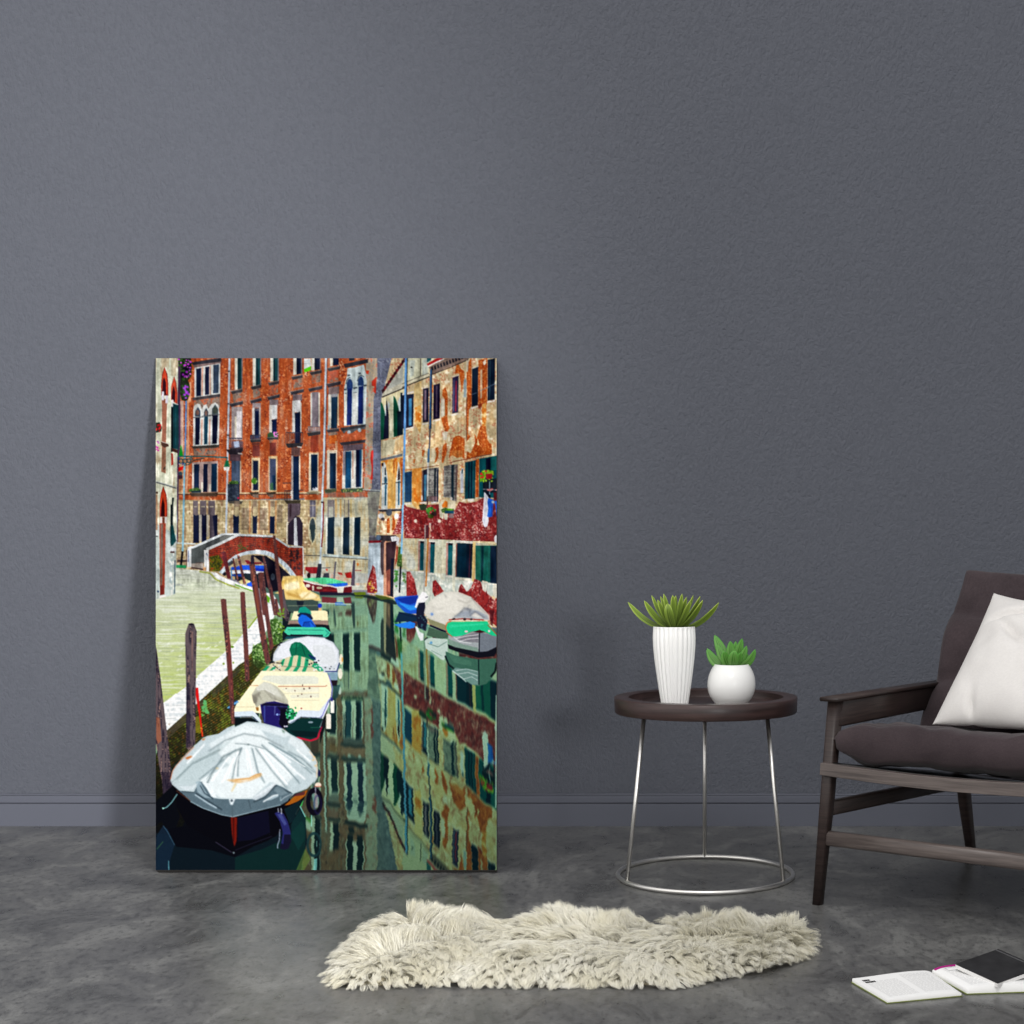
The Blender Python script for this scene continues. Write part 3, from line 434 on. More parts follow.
    F('c3', 'plaster', '842 500 985 500 985 815 836 820'); F('c3', 'leaf', '895 250 930 240 935 480 880 470 875 440'); dots('c3', (70, 140, 60), 850, 520, 880, 700, 14, 13, 72); dots('c3', (90, 130, 70), 945, 530, 975, 660, 12, 12, 73); L('c3', (12, 10, 26), 18, '918 470 904 770')
    # blue pipe of the corner
    L('c1', (92, 152, 216), 24, '978 20 970 500 962 1024 c2: 952 400'); L('c1', (20, 30, 40), 8, '994 20 984 500'); L('c2', (110, 166, 206), 23, '952 380 946 740'); L('c2', (120, 180, 220), 21, '942 740 936 1024 c3: 926 330')

def water():
    """the canal mirrors the houses: each column flips about its own waterline"""
    xs = PX0+(np.arange(PW)+.5)/S
    m = np.interp(xs, [150, 372, 388, 400, 410, 430, 450, 470, 500], [594, 594, 598, 603, 607, 613.5, 619.5, 625, 634])
    P = [q('b3', 300, 620), q('c3', 0, 770), q('c3', 340, 770), q('c3', 540, 790), q('c3', 820, 830), q('d3', 0, 1000), q('d4', 430, 300), q('d4', 1030, 200), (500, 874), (150, 874), (150, 700), q('b4', 330, 300)]
    y0, y1, x0, x1, mask = polymask(P)
    X = XX[:, x0:x1]; Y = YY[y0:y1]
    amp = np.clip((Y-600)/200, .15, 1)
    wob = (W1[y0:y1, x0:x1]-.5)*1.1*amp+(W2[y0:y1, x0:x1]-.5)*1.5*amp+(NH[y0:y1, x0:x1]-.5)*.9*amp
    ym = 2*m[None, x0:x1]-Y+(W3[y0:y1, x0:x1]-.5)*4*amp
    ix = np.clip(((X+wob-PX0)*S).astype(int), 0, PW-1); iy = np.clip(((ym-PY0)*S).astype(int), 0, PH-1)
    src = IMG[iy, ix]
    for d in (3, -3, 7, -7): src = src+IMG[np.clip(iy+d, 0, PH-1), ix]
    src = src/5
    lum = src.mean(-1, keepdims=True); sat = np.interp(xs[x0:x1], [150, 375, 400, 500], [.42, .42, .92, .92]).astype(np.float32)[None, :, None]; src = lum+(src-lum)*sat; sv_ = np.clip(src/255, 0, 1); src = 255*(sv_*.45+.55*sv_*sv_*(3-2*sv_))
    out = src*col((.64, .72, .58))+col((0, 22, 24))
    dark = .06+np.clip((Y-640)/230, 0, 1)*.24
    out = out*(1-dark[..., None])
    a = mask[..., None].astype(np.float32)
    IMG[y0:y1, x0:x1] = IMG[y0:y1, x0:x1]*(1-a)+out*a
    F('c3', (14, 30, 34), '0 768 350 770 540 800 830 850 900 900 850 905 540 830 350 800 0 800', .85)
    F('c3', (92, 110, 20), '380 765 520 762 520 796 400 800'); F('c3', (80, 104, 24), '395 812 500 812 480 838 400 830', .8); F('c3', (70, 84, 20), '630 790 740 810 840 840 700 850 640 820', .9)
    F('d5', (150, 180, 160), '975 0 995 0 990 1024 d6: 985 320 970 320 d5: 970 500', .8)

def bridge_quay():
    F('a3', 'stone', '300 210 470 215 430 420 300 420'); L('a3', (196, 206, 200), 15, '310 205 520 216'); F('a3', (70, 56, 56), '310 395 440 395 430 420 310 420')
    L('a3', (126, 182, 206), 21, '376 150 372 300'); L('a3', (16, 16, 26), 24, '370 300 354 455')
    F('a3', (26, 150, 90), '298 455 420 458 415 492 300 486')
    F('a3', (78, 84, 84), '470 272 800 115 1024 100 1040 130 660 285 610 440 470 450'); F('a3', (52, 56, 58), '640 200 800 130 780 200 620 280', .6); F('a3', (110, 112, 108), '790 120 800 190 830 180 1000 110 820 108', .8)
    F('a3', (150, 140, 130), '470 440 600 430 612 500 470 480'); L('a3', (66, 46, 46), 16, '470 484 612 508'); L('a3', (86, 70, 66), 10, '520 432 610 428')
    L('a3', (206, 214, 216), 26, '430 268 500 250 830 104'); L('a3', (206, 212, 212), 18, '830 104 1024 104')
    F('a3', 'curb', '424 272 470 265 470 475 424 478'); L('a3', (96, 110, 150), 9, '440 290 436 420'); L('a3', (90, 50, 44), 8, '418 280 412 490')
    F('b3', 'brick', 'a3: 665 290 a3: 1000 130 b3: 60 118 430 132 600 245 772 250 775 585 690 585 600 450 500 380 440 330 350 300 250 285 130 310 40 340 0 370 a3: 880 420 a3: 800 525 a3: 670 525')
    F('a3', 'mossbrick', '675 360 780 340 830 420 800 525 675 525'); dots('b3', (40, 30, 40), 600, 270, 740, 500, 40, 14, 81, .6); dots('b3', (60, 90, 40), 40, 210, 150, 290, 14, 12, 82, .6)
    # under the arch
    F('b3', (160, 140, 110), '0 380 60 350 250 345 330 400 330 450 0 470'); F('b3', (120, 20, 34), '110 400 150 400 180 425 310 425 300 445 140 445')
    F('b3', (12, 10, 26), '200 345 350 350 470 430 640 585 560 600 520 740 430 760 330 690 330 440'); E('b3', (60, 70, 84), 430, 590, 24, 40); F('b3', (16, 30, 40), '0 545 340 540 350 740 200 700 0 620')
    F('b3', (20, 84, 226), '10 480 60 456 330 462 330 530 230 515 10 510'); F('b3', (14, 40, 170), '230 490 330 500 330 530 235 522'); F('b3', (226, 230, 236), '10 515 320 530 330 560 20 545')
    F('a3', (190, 206, 214), '890 400 980 335 1000 345 940 420 830 560 780 540 830 490'); F('a3', (26, 30, 40), '880 440 930 400 960 430 900 470', .8); F('a3', (20, 20, 30), '820 560 850 530 880 560 850 580'); F('a3', (20, 70, 206), '920 480 1060 470 1060 510 920 512'); F('a3', (226, 230, 236), '905 520 1060 522 1060 550 925 552'); F('a3', (20, 60, 150), '925 560 1060 555 1060 590 925 580'); L('a3', (60, 140, 200), 10, '925 480 930 620')
    F('b3', (214, 200, 140), '40 640 110 610 180 640 150 680 60 670'); F('b3', (20, 80, 220), '130 670 195 640 200 700 150 695')
    # arch ring
    ring_o = '0 350 60 320 140 296 250 283 350 290 430 318 510 376 580 430 640 500 700 580'; ring_i = '640 585 590 510 530 450 470 405 400 358 340 340 250 328 150 335 80 350 20 378 -40 400'
    F('b3', (190, 204, 212), 'a3: 930 370 b3: '+ring_o+' '+ring_i); F('b3', (222, 228, 230), '230 278 292 282 285 335 240 330')
    for i in range(9): x = 350+i*38; L('b3', (110, 120, 130), 5, '%d %d %d %d' % (x, 300+i*i*3.6, x-14, 350+i*i*3.6))
    L('a3', (206, 212, 212), 30, '640 280 780 220 1000 112 b3: 60 112'); L('b3', (196, 204, 206), 22, '50 112 430 130'); L('b3', (186, 196, 200), 20, '466 150 600 242'); L('b3', (170, 180, 182), 16, '600 248 776 252'); L('b3', (196, 200, 196), 12, '774 250 780 600'); L('b3', (70, 56, 54), 7, '60 128 430 146')
    F('a3', 'curb', '614 285 668 280 672 525 618 525'); F('a3', (206, 140, 80), '605 480 640 480 640 525 605 520', .8); L('a3', (60, 80, 120), 7, '640 320 655 350')
    # pavement and kerb
    F('a3', 'pave', '-20 870 290 785 296 490 600 522 690 540 760 610 900 670 1024 708 b3: 60 700 205 760 230 900 b4: 250 80 0 380 a4: 530 760 200 1024 a5: 150 90 a5: 60 160 a5: -20 260')
    rr = random.Random(5)
    for i in range(34): x = rr.uniform(80, 800); y = rr.uniform(350, 900); F('a4', (226, 232, 222), '%f %f %f %f %f %f %f %f' % (x, y, x+34, y-18, x+46, y-4, x+8, y+16), .45) if not (400 < x+20 < 530) and y < 1000-x*.8 else None
    F('a3', (96, 104, 112), '300 670 370 668 360 690 300 690', .4)
    L('a3', (140, 150, 40), 16, '560 530 680 548 750 620 900 684 1020 722', .8)
    F('a3', 'curb', '690 535 760 545 820 590 900 620 1024 668 b3: 200 712 205 756 0 690 a3: 1024 700 900 672 770 615')
    L('b3', (86, 150, 20), 12, '0 676 90 712 205 752')
    F('b3', 'curb', '340 770 430 780 480 860 520 950 b4: 470 10 440 90 400 150 300 350 190 475 100 590 0 655 a4: 1024 615 600 1005 a5: 620 40 190 405 175 330 150 90 a4: 200 1024 a4: 530 760 b4: 0 380 b4: 250 80 b3: 350 900')
    L('a5', (170, 176, 176), 5, '175 122 390 118'); L('a5', (160, 170, 170), 6, '185 270 300 262')
    L('b4', (120, 150, 20), 14, '255 75 150 210', .9); dots('a4', (110, 140, 20), 700, 590, 950, 620, 4, 12, 84); E('a4', (90, 130, 10), 938, 420, 18, 12); L('a4', (150, 170, 20), 8, '540 760 300 950', .7); F('b3', (100, 160, 30), '355 790 400 830 390 890 360 870')
    F('a4', 'moss', '600 1005 1024 615 b4: 100 590 190 475 b4: 460 300 520 400 430 560 300 690 50 1024 b5: 0 100 a5: 960 350 780 440 600 480 230 840 a6: 400 200 a6: 250 700 60 620 60 -40 a5: 60 700 190 405')
    F('a5', (70, 62, 50), '190 405 620 40 640 80 205 500', .75); F('a4', (60, 60, 50), '700 930 1024 640 1024 700 720 1000', .6); dots('a5', (90, 170, 100), 590, 70, 660, 230, 18, 16, 85, .8); F('a5', (130, 120, 20), '515 250 560 240 590 440 520 430', .7)
    dots('a5', (140, 80, 30), 210, 300, 900, 760, 30, 9, 86, .4); dots('a5', (36, 34, 18), 200, 420, 420, 850, 60, 14, 87, .7)

def boats_far():
    # yellow covered boat
    F('b3', (56, 74, 70), '560 840 945 850 960 1000 610 1000'); F('b3', (20, 30, 44), '700 865 785 865 775 920 740 945 710 920'); L('b3', (140, 150, 120), 6, '600 920 940 915'); E('b3', (24, 50, 170), 966, 918, 24, 26); F('b3', (206, 160, 110), '950 945 985 940 985 1000 950 1000')
    F('b3', (226, 194, 118), '545 585 640 575 760 578 785 620 790 700 860 750 960 800 978 865 930 866 880 850 760 856 580 850 530 790 445 775 525 745 520 680'); F('b3', (245, 236, 196), '560 680 640 650 720 640 740 720 640 740 570 740', .85); F('b3', (246, 238, 200), '780 760 880 765 960 830 860 840 760 840 720 800', .7); F('b3', (190, 150, 60), '530 640 600 610 560 660 540 700', .8); F('b3', (160, 116, 40), '570 760 700 790 760 845 600 800', .6); L('b3', (160, 120, 50), 8, '690 760 760 845 850 770'); L('b3', (170, 130, 60), 7, '545 590 600 620 760 590'); L('b3', (120, 90, 40), 7, '915 840 950 800')
    soften('b3', '545 585 640 575 760 578 785 620 790 700 860 750 960 800 978 865 930 866 880 850 760 856 580 850 530 790 445 775 525 745 520 680', 4)
    # red boat with the green cover
    F('b3', (100, 14, 26), '770 640 1030 690 c3: 20 700 360 690 365 760 300 800 0 790 b3: 960 760 b3: 830 740'); F('c3', (26, 22, 44), '0 760 370 770 300 800 0 795'); F('b3', (80, 200, 140), '770 610 880 600 1024 598 c3: 140 608 310 655 180 680 0 672 b3: 940 650 800 630'); F('c3', (26, 92, 206), '60 672 310 658 320 682 215 714 130 688')
    L('b3', (226, 226, 226), 12, '780 635 900 670 1024 690 c3: 120 694 180 710 300 700 360 690'); F('c3', (206, 206, 190), '190 712 275 708 262 772 200 772'); F('b3', (206, 200, 180), '876 690 900 690 900 745 880 745'); E('b3', (206, 200, 186), 830, 690, 26, 20); E('b3', (190, 180, 150), 960, 715, 34, 14); L('c3', (190, 60, 50), 5, '30 740 190 742')
    F('c3', (110, 20, 36), '20 815 190 830 185 890 20 880', .8); F('c3', (100, 16, 34), '265 830 350 820 360 890 280 890', .8); F('c3', (40, 100, 190), '170 880 250 876 300 915 170 912', .9); L('c3', (190, 206, 196), 8, '0 886 160 895 360 905'); F('c3', (170, 190, 170), '195 820 262 820 262 880 200 880', .7); E('c3', (20, 50, 180), 0, 915, 14, 20)
    # blue boat and motor
    F('c3', (22, 82, 196), '842 830 900 812 1024 806 d3: 95 798 85 1010 0 1010 c3: 960 990 885 915'); F('c3', (10, 40, 140), '870 840 1024 815 d3: 90 805 80 880 0 905 c3: 930 880', .9); F('c3', (40, 150, 240), '870 870 930 890 1024 915 d3: 70 915 70 960 0 975 c3: 985 950', .8); F('c3', (20, 90, 180), '880 880 900 880 960 985 900 925')
    F('c4', (10, 40, 66), '850 140 900 20 1024 40 d4: 80 60 80 130 0 130 c4: 960 130'); F('c4', (30, 120, 226), '842 165 930 150 1024 130 d4: 60 150 50 200 0 212 c4: 900 195'); L('c4', (10, 30, 60), 14, '900 30 1024 70 d4: 70 70')
    F('d3', (20, 24, 48), '80 880 170 870 175 960 160 1024 d4: 200 120 180 240 90 200 70 60'); dots('d4', (60, 110, 120), 90, 60, 210, 230, 16, 9, 91, .7); F('d3', (232, 232, 232), '140 758 180 770 212 815 200 840 165 880 100 885 75 945 55 935 80 850'); L('d3', (40, 40, 50), 8, '175 825 205 815'); F('d4', (214, 222, 220), '55 180 90 200 110 250 155 270 150 345 120 350 90 290'); 
    # grey tarpaulin boat
    F('d3', (206, 204, 192), '158 1000 175 930 230 855 320 800 400 762 480 755 565 765 640 800 740 860 830 950 900 1024 d4: 905 120 440 125 390 170 300 130 200 90'); F('d3', (228, 226, 214), '250 860 400 780 540 790 640 860 560 1000 300 1000', .5); F('d3', (150, 158, 168), '560 1000 640 940 720 960 860 1024 540 1030', .7); F('d4', (140, 150, 162), '480 90 600 20 760 0 880 60 900 110', .75); F('d4', (210, 208, 200), '690 60 740 20 830 90 760 95')
    L('d3', (90, 90, 92), 6, '390 790 420 830'); L('d3', (120, 116, 110), 6, '540 850 640 890 700 860'); L('d3', (90, 96, 106), 7, '540 1024 620 940 700 960'); L('d3', (110, 110, 110), 6, '700 830 800 950 860 1000'); L('d4', (80, 90, 100), 7, '500 80 600 10'); L('d4', (60, 66, 80), 7, '680 70 740 20 850 90'); dots('d4', (80, 84, 92), 600, -60, 700, 30, 10, 8, 92, .7); L('d3', (160, 158, 150), 6, '250 930 330 960 380 940'); E('d4', (70, 120, 200), 250, 48, 16, 16); F('d4', (190, 190, 180), '200 80 400 160 400 190 220 110')
    soften('d3', '158 1000 175 930 230 855 320 800 400 762 480 755 565 765 640 800 740 860 830 950 900 1024 d4: 905 120 440 125 390 170 300 130 200 90', 4)
    F('d4', (132, 132, 98), '200 95 390 165 430 180 400 235 225 160'); L('d4', (14, 14, 40), 20, '225 175 410 250'); F('d4', (66, 94, 76), '215 195 440 265 430 320 340 330 190 290'); F('d4', (176, 196, 186), '165 340 240 315 430 335 430 470 385 575 350 560 250 480 180 440'); L('d4', (90, 120, 112), 7, '200 380 320 420 420 360'); L('d4', (100, 130, 120), 6, '240 460 360 520'); E('d4', (90, 150, 190), 240, 372, 16, 16); L('d4', (30, 50, 50), 14, '160 345 200 310')
    # green covered boat
    F('d4', (150, 158, 160), '435 290 500 300 790 240 990 300 985 420 930 465 790 495 520 430 445 380'); F('d4', (96, 104, 116), '795 250 990 300 985 420 930 460 790 490', .75); F('d4', (110, 140, 124), '440 330 600 390 770 430 780 480 520 425 440 380', .8); F('d4', (96, 90, 100), '540 330 600 290 780 250 775 370 620 360', .6)
    for a in ('520 330 620 300 780 280', '560 360 660 330 780 320', '500 310 560 360 700 380'): L('d4', (222, 222, 224), 6, a)
    L('d4', (20, 24, 34), 12, '790 250 786 490'); F('d4', (12, 14, 26), '430 390 520 425 780 478 880 470 985 420 990 470 960 525 780 545 520 470 440 440')
    F('d4', (22, 192, 132), '412 200 425 150 460 135 880 128 900 170 990 280 985 295 935 292 860 250 790 232 700 245 600 290 520 302 460 295 415 240'); F('d4', (60, 214, 160), '440 170 840 150 850 170 440 200', .5); L('d4', (206, 90, 50), 9, '470 128 425 145 405 200 425 260 480 305'); L('d4', (150, 40, 30), 12, '440 112 600 100 840 112'); L('d4', (206, 60, 30), 8, '885 170 995 290'); dots('d4', (40, 14, 20), 460, 100, 720, 112, 4, 14, 93); F('d4', (60, 14, 24), '720 250 790 225 860 250 800 262'); E('d4', (222, 190, 190), 640, 245, 20, 12); E('d4', (226, 206, 206), 900, 240, 14, 14)
    F('d4', (54, 98, 82), '405 470 520 520 770 560 985 550 980 680 940 760 870 840 780 866 710 850 600 790 480 690 410 560'); F('d4', (70, 116, 96), '430 500 700 580 700 640 500 600', .6); F('d4', (120, 150, 146), '480 690 520 655 780 700 780 850 700 850', .7)
    for a in ('520 690 640 670 770 700', '540 730 660 710 770 750', '600 790 700 760 770 800'): L('d4', (190, 206, 206), 6, a)
    L('d4', (10, 34, 36), 14, '780 560 785 850'); L('d4', (206, 222, 216), 9, '480 690 600 780 640 820'); L('d4', (8, 24, 30), 20, '400 520 440 620 500 670'); L('d4', (8, 22, 26), 24, '985 600 970 700 920 760')
    F('d4', (60, 10, 20), '905 0 960 0 940 190 915 160', .7)

def boats_left():
    F('b4', 'leaf', '400 110 470 90 530 150 545 260 540 380 440 400 410 300'); F('b4', (14, 20, 24), '540 150 610 140 580 330 440 420 400 560 430 590 440 440 540 380')
    F('b4', (12, 24, 32), '540 20 640 20 600 160 1024 160 c4: 100 170 c4: 140 340 b4: 540 330')
    F('b4', (236, 226, 178), '640 110 670 15 1024 5 c4: 85 20 c4: 92 120'); F('b4', (146, 124, 112), '620 120 1024 118 c4: 92 120 c4: 95 170 b4: 600 165'); L('b4', (60, 40, 44), 8, '620 160 1024 168 c4: 95 178')
    F('b4', (16, 30, 66), '705 60 740 30 850 30 890 100 860 120 740 90'); F('b4', (14, 96, 214), '720 90 760 50 810 62 870 110 925 190 870 200 760 192 720 140'); F('b4', (10, 60, 150), '780 130 850 130 860 190 770 190', .7); L('b4', (10, 40, 120), 7, '770 190 790 140 860 130 910 190'); F('b4', (10, 140, 120), '715 30 740 -30 800 -40 860 10 870 50 800 30')
    F('b4', (66, 196, 156), '556 245 592 192 1024 198 c4: 70 208 122 255 95 300 40 322 b4: 1000 300 600 285'); L('b4', (26, 110, 96), 7, '600 225 1010 230'); L('b4', (20, 20, 40), 14, '630 284 1000 290'); L('c4', (26, 120, 120), 9, '60 230 100 260 60 300'); F('b4', (16, 70, 84), '590 300 1024 305 c4: 60 330 0 340 b4: 560 330')
    F('b4', (196, 204, 210), '430 580 440 490 500 395 620 330 830 300 1024 318 c4: 60 328 150 368 215 460 225 560 205 690 180 715 80 712 b4: 1024 720'); F('b4', (226, 230, 236), '450 540 520 390 640 340 830 312 1024 330 c4: 60 345 150 390 200 480 190 600 150 640 0 640 b4: 900 600', .7); F('b4', (206, 212, 214), '880 400 1024 395 c4: 150 440 190 560 150 640 b4: 960 600 900 500', .8); L('b4', (120, 130, 140), 6, '440 500 520 385 660 325 830 298 1024 314 c4: 60 326 150 366 215 460 222 580'); L('c4', (40, 50, 110), 12, '60 700 190 700 222 600'); dots('c4', (50, 50, 60), 60, 640, 180, 670, 4, 8, 94); E('b4', (60, 60, 66), 505, 400, 12, 8)
    F('b4', (6, 104, 74), '618 450 640 390 680 365 740 366 800 410 860 480 920 560 880 590 780 540 700 520 640 526'); F('b4', (20, 140, 100), '660 390 740 380 720 420 650 440', .5); L('b4', (4, 70, 52), 8, '700 380 690 500'); L('b4', (4, 64, 50), 8, '760 400 800 520'); F('b4', (14, 30, 90), '830 500 920 540 920 575 860 550', .8)
    P = 'b4: 310 692 420 600 540 560 620 530 705 515 800 540 870 570 960 620 1010 690 1000 712'
    F('b4', (204, 196, 158), P)
    for a in ('310 692 360 640 400 640 350 692', '520 600 545 560 570 556 545 640 520 610', '390 692 430 650 470 640 450 680', '600 640 630 535 665 520 645 640 600 692 560 692', '700 635 722 515 755 525 745 640 700 700 655 700', '785 640 800 545 840 560 830 640 800 705 760 700', '870 640 900 600 960 620 1010 690 960 700 870 640'): F('b4', (16, 148, 102), a)
    L('b4', (120, 110, 90), 6, '500 640 880 648'); L('b4', (40, 30, 40), 9, '400 600 540 605'); L('b4', (40, 34, 44), 8, '430 620 520 690'); dots('b4', (30, 30, 50), 820, 570, 960, 620, 7, 10, 95); dots('b4', (222, 226, 226), 400, 600, 520, 690, 8, 8, 96); dots('b4', (226, 230, 230), 880, 620, 980, 700, 10, 10, 97)
    # dinghy beside with fenders
    F('c4', (120, 150, 166), '80 712 205 706 195 830 130 830'); F('c4', (30, 20, 30), '120 800 200 800 190 870 140 860'); E('c4', (222, 214, 190), 240, 560, 20, 60); E('c4', (220, 216, 196), 230, 725, 26, 62); E('c4', (110, 150, 130), 235, 850, 24, 44, .7); E('c4', (170, 196, 180), 225, 920, 18, 44, .8); F('c4', (206, 140, 60), '245 540 262 540 262 590 245 590', .8)
    F('c4', (20, 60, 66), '150 860 230 850 200 1000 150 1000', .7)
    # big cream boat
    F('b4', (240, 234, 194), '300 692 600 700 960 705 1024 712 c4: 80 718 115 800 130 900 c4: 120 1000 c5: 60 150 0 250 b5: 990 255 760 245 200 200 0 225 a5: 935 225 a5: 1000 60 b4: 50 1024')
    F('b4', (206, 212, 200), '340 745 900 750 950 770 950 840 520 850 300 790', .8); F('b4', (214, 216, 200), '500 890 960 880 960 930 600 940', .6); F('b5', (206, 210, 196), '620 0 960 -20 960 30 640 40', .6)
    L('b4', (186, 130, 96), 7, '160 858 300 862'); L('b4', (176, 110, 90), 8, '490 868 1024 870 c4: 80 858'); L('b4', (190, 186, 160), 6, '560 950 960 950'); L('b5', (196, 190, 160), 6, '640 60 960 60'); L('b5', (206, 196, 160), 6, '0 135 220 135')
    dots('b4', (90, 60, 60), 580, 820, 960, 1010, 8, 9, 98)
    F('b5', (200, 216, 226), '0 190 200 180 230 200 300 290 300 330 200 240 0 245 a5: 935 240 a5: 945 190'); F('b5', (206, 218, 230), '740 170 960 180 1000 130 c5: 120 20 c5: 110 70 40 230 0 270 b5: 980 265 750 245 640 330 600 310'); L('b5', (90, 104, 130), 8, '0 250 190 250 260 300'); L('b5', (80, 96, 120), 8, '610 330 750 250 1000 262 c5: 40 200 c5: 120 30'); L('c5', (120, 120, 190), 12, 'c4: 100 740 140 880 130 1000 c5: 100 60 30 230 0 260'); L('c5', (226, 230, 240), 12, '105 90 30 260 0 350')
    F('a5', (20, 70, 170), '880 140 990 60 1010 80 900 160'); L('a5', (120, 190, 210), 12, '880 150 1000 75')
    F('b5', (4, 14, 20), '0 260 190 262 300 330 100 320 0 350 a5: 960 350 a5: 960 290'); F('b5', (4, 44, 44), '600 345 750 262 1000 270 940 490 860 510 700 480 620 440 560 380'); F('b5', (4, 20, 26), '620 400 940 420 930 480 700 470', .7); L('b5', (176, 22, 52), 22, '700 482 860 520 940 492 1010 290'); L('b5', (30, 110, 80), 8, '860 370 970 370'); E('b5', (120, 140, 150), 860, 310, 30, 12); L('b5', (180, 190, 196), 14, '1000 290 970 370'); F('c5', (4, 10, 16), '0 380 40 250 70 240 60 360 0 560', .9); L('c5', (150, 20, 60), 14, '0 420 20 360')
    R('c5', (232, 232, 220), 120, 60, 162, 205); E('c5', (40, 40, 120), 135, 50, 14, 24); R('c5', (228, 222, 206), 70, 228, 124, 385); E('c5', (228, 222, 206), 97, 230, 27, 18); F('c5', (10, 30, 30), '70 385 140 390 100 430 60 400')
    # grey bag and dark outboard motor
    F('b5', (30, 22, 96), '285 90 450 70 610 110 612 160 600 360 540 380 330 320 300 200'); F('b5', (14, 10, 40), '300 90 605 100 610 150 570 250 470 130 310 130', .85); F('b5', (60, 80, 150), '325 120 345 120 345 310 330 310', .8); L('b5', (60, 66, 130), 7, '345 125 600 135'); L('b5', (80, 90, 140), 10, '455 130 450 230'); dots('b5', (130, 160, 220), 480, 200, 560, 310, 9, 12, 99); F('b5', (8, 6, 24), '520 160 610 150 600 370 540 380 500 330'); dots('b5', (190, 190, 206), 560, 330, 600, 390, 3, 10, 100)
    F('b4', (176, 176, 158), '188 965 235 885 330 815 400 830 470 865 560 955 600 1024 b5: 605 60 608 110 470 65 380 75 290 110 245 150 210 60'); F('b4', (214, 216, 204), '240 880 330 820 400 830 480 900 540 1000 420 960 330 900 260 930', .7); F('b4', (120, 116, 104), '195 970 300 925 260 1000 250 1060 210 1060', .7); F('b5', (96, 92, 84), '190 -10 260 40 240 130 200 60', .5)
    for a in ('b4: 330 900 420 1000 b5: 470 60', 'b4: 260 930 300 1024 b5: 300 60', 'b4: 390 930 480 1024 b5: 560 90'): L('b4', (120, 118, 108), 8, a)
    soften('b4', '188 965 235 885 330 815 400 830 470 865 560 955 600 1024 b5: 605 60 608 110 470 65 380 75 290 110 245 150 210 60', 4)
    L('b4', (230, 230, 220), 6, '250 900 350 905 450 960'); F('b5', (150, 100, 40), '235 140 270 140 270 180 245 180')
    E('b5', (20, 110, 66), 630, 215, 52, 66); dots('b5', (150, 226, 206), 580, 150, 690, 280, 12, 10, 101); dots('b5', (10, 150, 80), 580, 120, 700, 280, 16, 12, 102); dots('b5', (6, 30, 30), 580, 150, 680, 280, 10, 9, 103)
    E('b5', (150, 50, 60), 755, 152, 10, 8)

def post(c, s): F('a1', c, s); 
def posts():
    post('wood', 'a3: 815 310 830 300 862 305 922 610 880 614'); F('a3', (96, 16, 30), '815 312 862 308 920 610 882 612', .6)
    post('wood', 'a3: 935 380 955 378 1012 640 992 645'); post('wood', 'b3: 22 345 50 345 126 668 96 672'); post((34, 24, 46), 'b3: 182 345 216 340 220 450 176 450')
    post('wood', 'b3: 308 352 336 350 380 560 425 720 476 1024 b4: 490 60 450 60 b3: 440 1024 360 620'); post('wood', 'b3: 430 122 458 120 505 480 545 800 572 1024 b4: 600 100 560 100 b3: 528 1024 460 500')
    post('wood', 'b3: 450 842 478 838 510 1024 b4: 530 80 500 80 b3: 470 1024'); post('greywood', 'b3: 538 735 556 730 580 900 620 1024 b4: 620 120 580 130 b3: 555 1024')
    dots('b4', (110, 150, 40), 490, -20, 560, 260, 26, 12, 111, .8)
    F('b4', 'leaf', '190 500 200 420 260 380 340 370 390 440 400 560 350 640 260 660 200 600'); F('b4', (40, 50, 20), '180 560 260 560 340 620 250 720 150 760', .6); dots('b4', (150, 180, 110), 200, 390, 370, 580, 40, 10, 112, .8); dots('b4', (170, 196, 140), 420, 120, 530, 340, 26, 9, 113, .7); F('b4', 'leaf', '340 320 430 320 440 400 380 420')
    post('wood', 'b3: 258 548 285 538 330 540 350 720 386 1024 b4: 440 420 400 470 340 60 b3: 316 1024 b3: 280 740')
    post('wood', 'b3: 162 450 190 440 226 445 250 620 312 1024 b4: 360 340 405 580 370 625 345 600 290 330 b3: 250 1024 b3: 195 700'); F('b3', (150, 74, 44), '175 460 205 455 285 1024 262 1024', .45)
    post('wood', 'b3: 60 768 85 758 112 766 128 1024 b4: 150 400 166 790 140 820 115 795 92 300 b3: 70 1024')
    post('wood', 'a3: 804 846 835 838 866 846 880 1024 a4: 920 420 955 1024 a5: 965 330 930 340 910 200 900 0 a4: 860 420 a3: 820 1024'); F('a4', (120, 40, 40), '885 0 905 300 940 700 955 1024 930 1024 890 500', .35)
    F('a4', (206, 12, 12), '515 886 548 884 560 1024 a5: 580 250 606 470 590 480 560 250 520 0'); dots('a5', (206, 110, 30), 575, 370, 600, 470, 8, 8, 114)
    post('greywood', 'a4: 440 155 470 148 500 158 532 245 524 600 520 1024 a5: 515 560 440 632 410 600 412 0 a4: 400 270'); F('a4', (30, 22, 36), '440 155 498 155 494 172 444 172'); F('a5', (26, 18, 40), '415 0 450 0 460 600 412 600', .6); F('a4', (166, 120, 100), '470 250 490 240 485 700 475 700', .4); F('a4', (20, 18, 40), '415 830 450 820 460 1024 412 1024', .6)
    post('greywood', 'a4: 60 400 75 450 110 700 150 1024 a5: 165 200 190 400 215 600 240 850 245 1000 a6: 262 180 200 300 160 322 150 200 135 0 a5: 110 850 70 560 60 560'); F('a5', (166, 92, 56), '70 250 110 260 130 520 90 560 70 500', .6); F('a5', (20, 14, 34), '130 880 240 880 250 1024 a6: 262 180 160 322 140 0', .55)

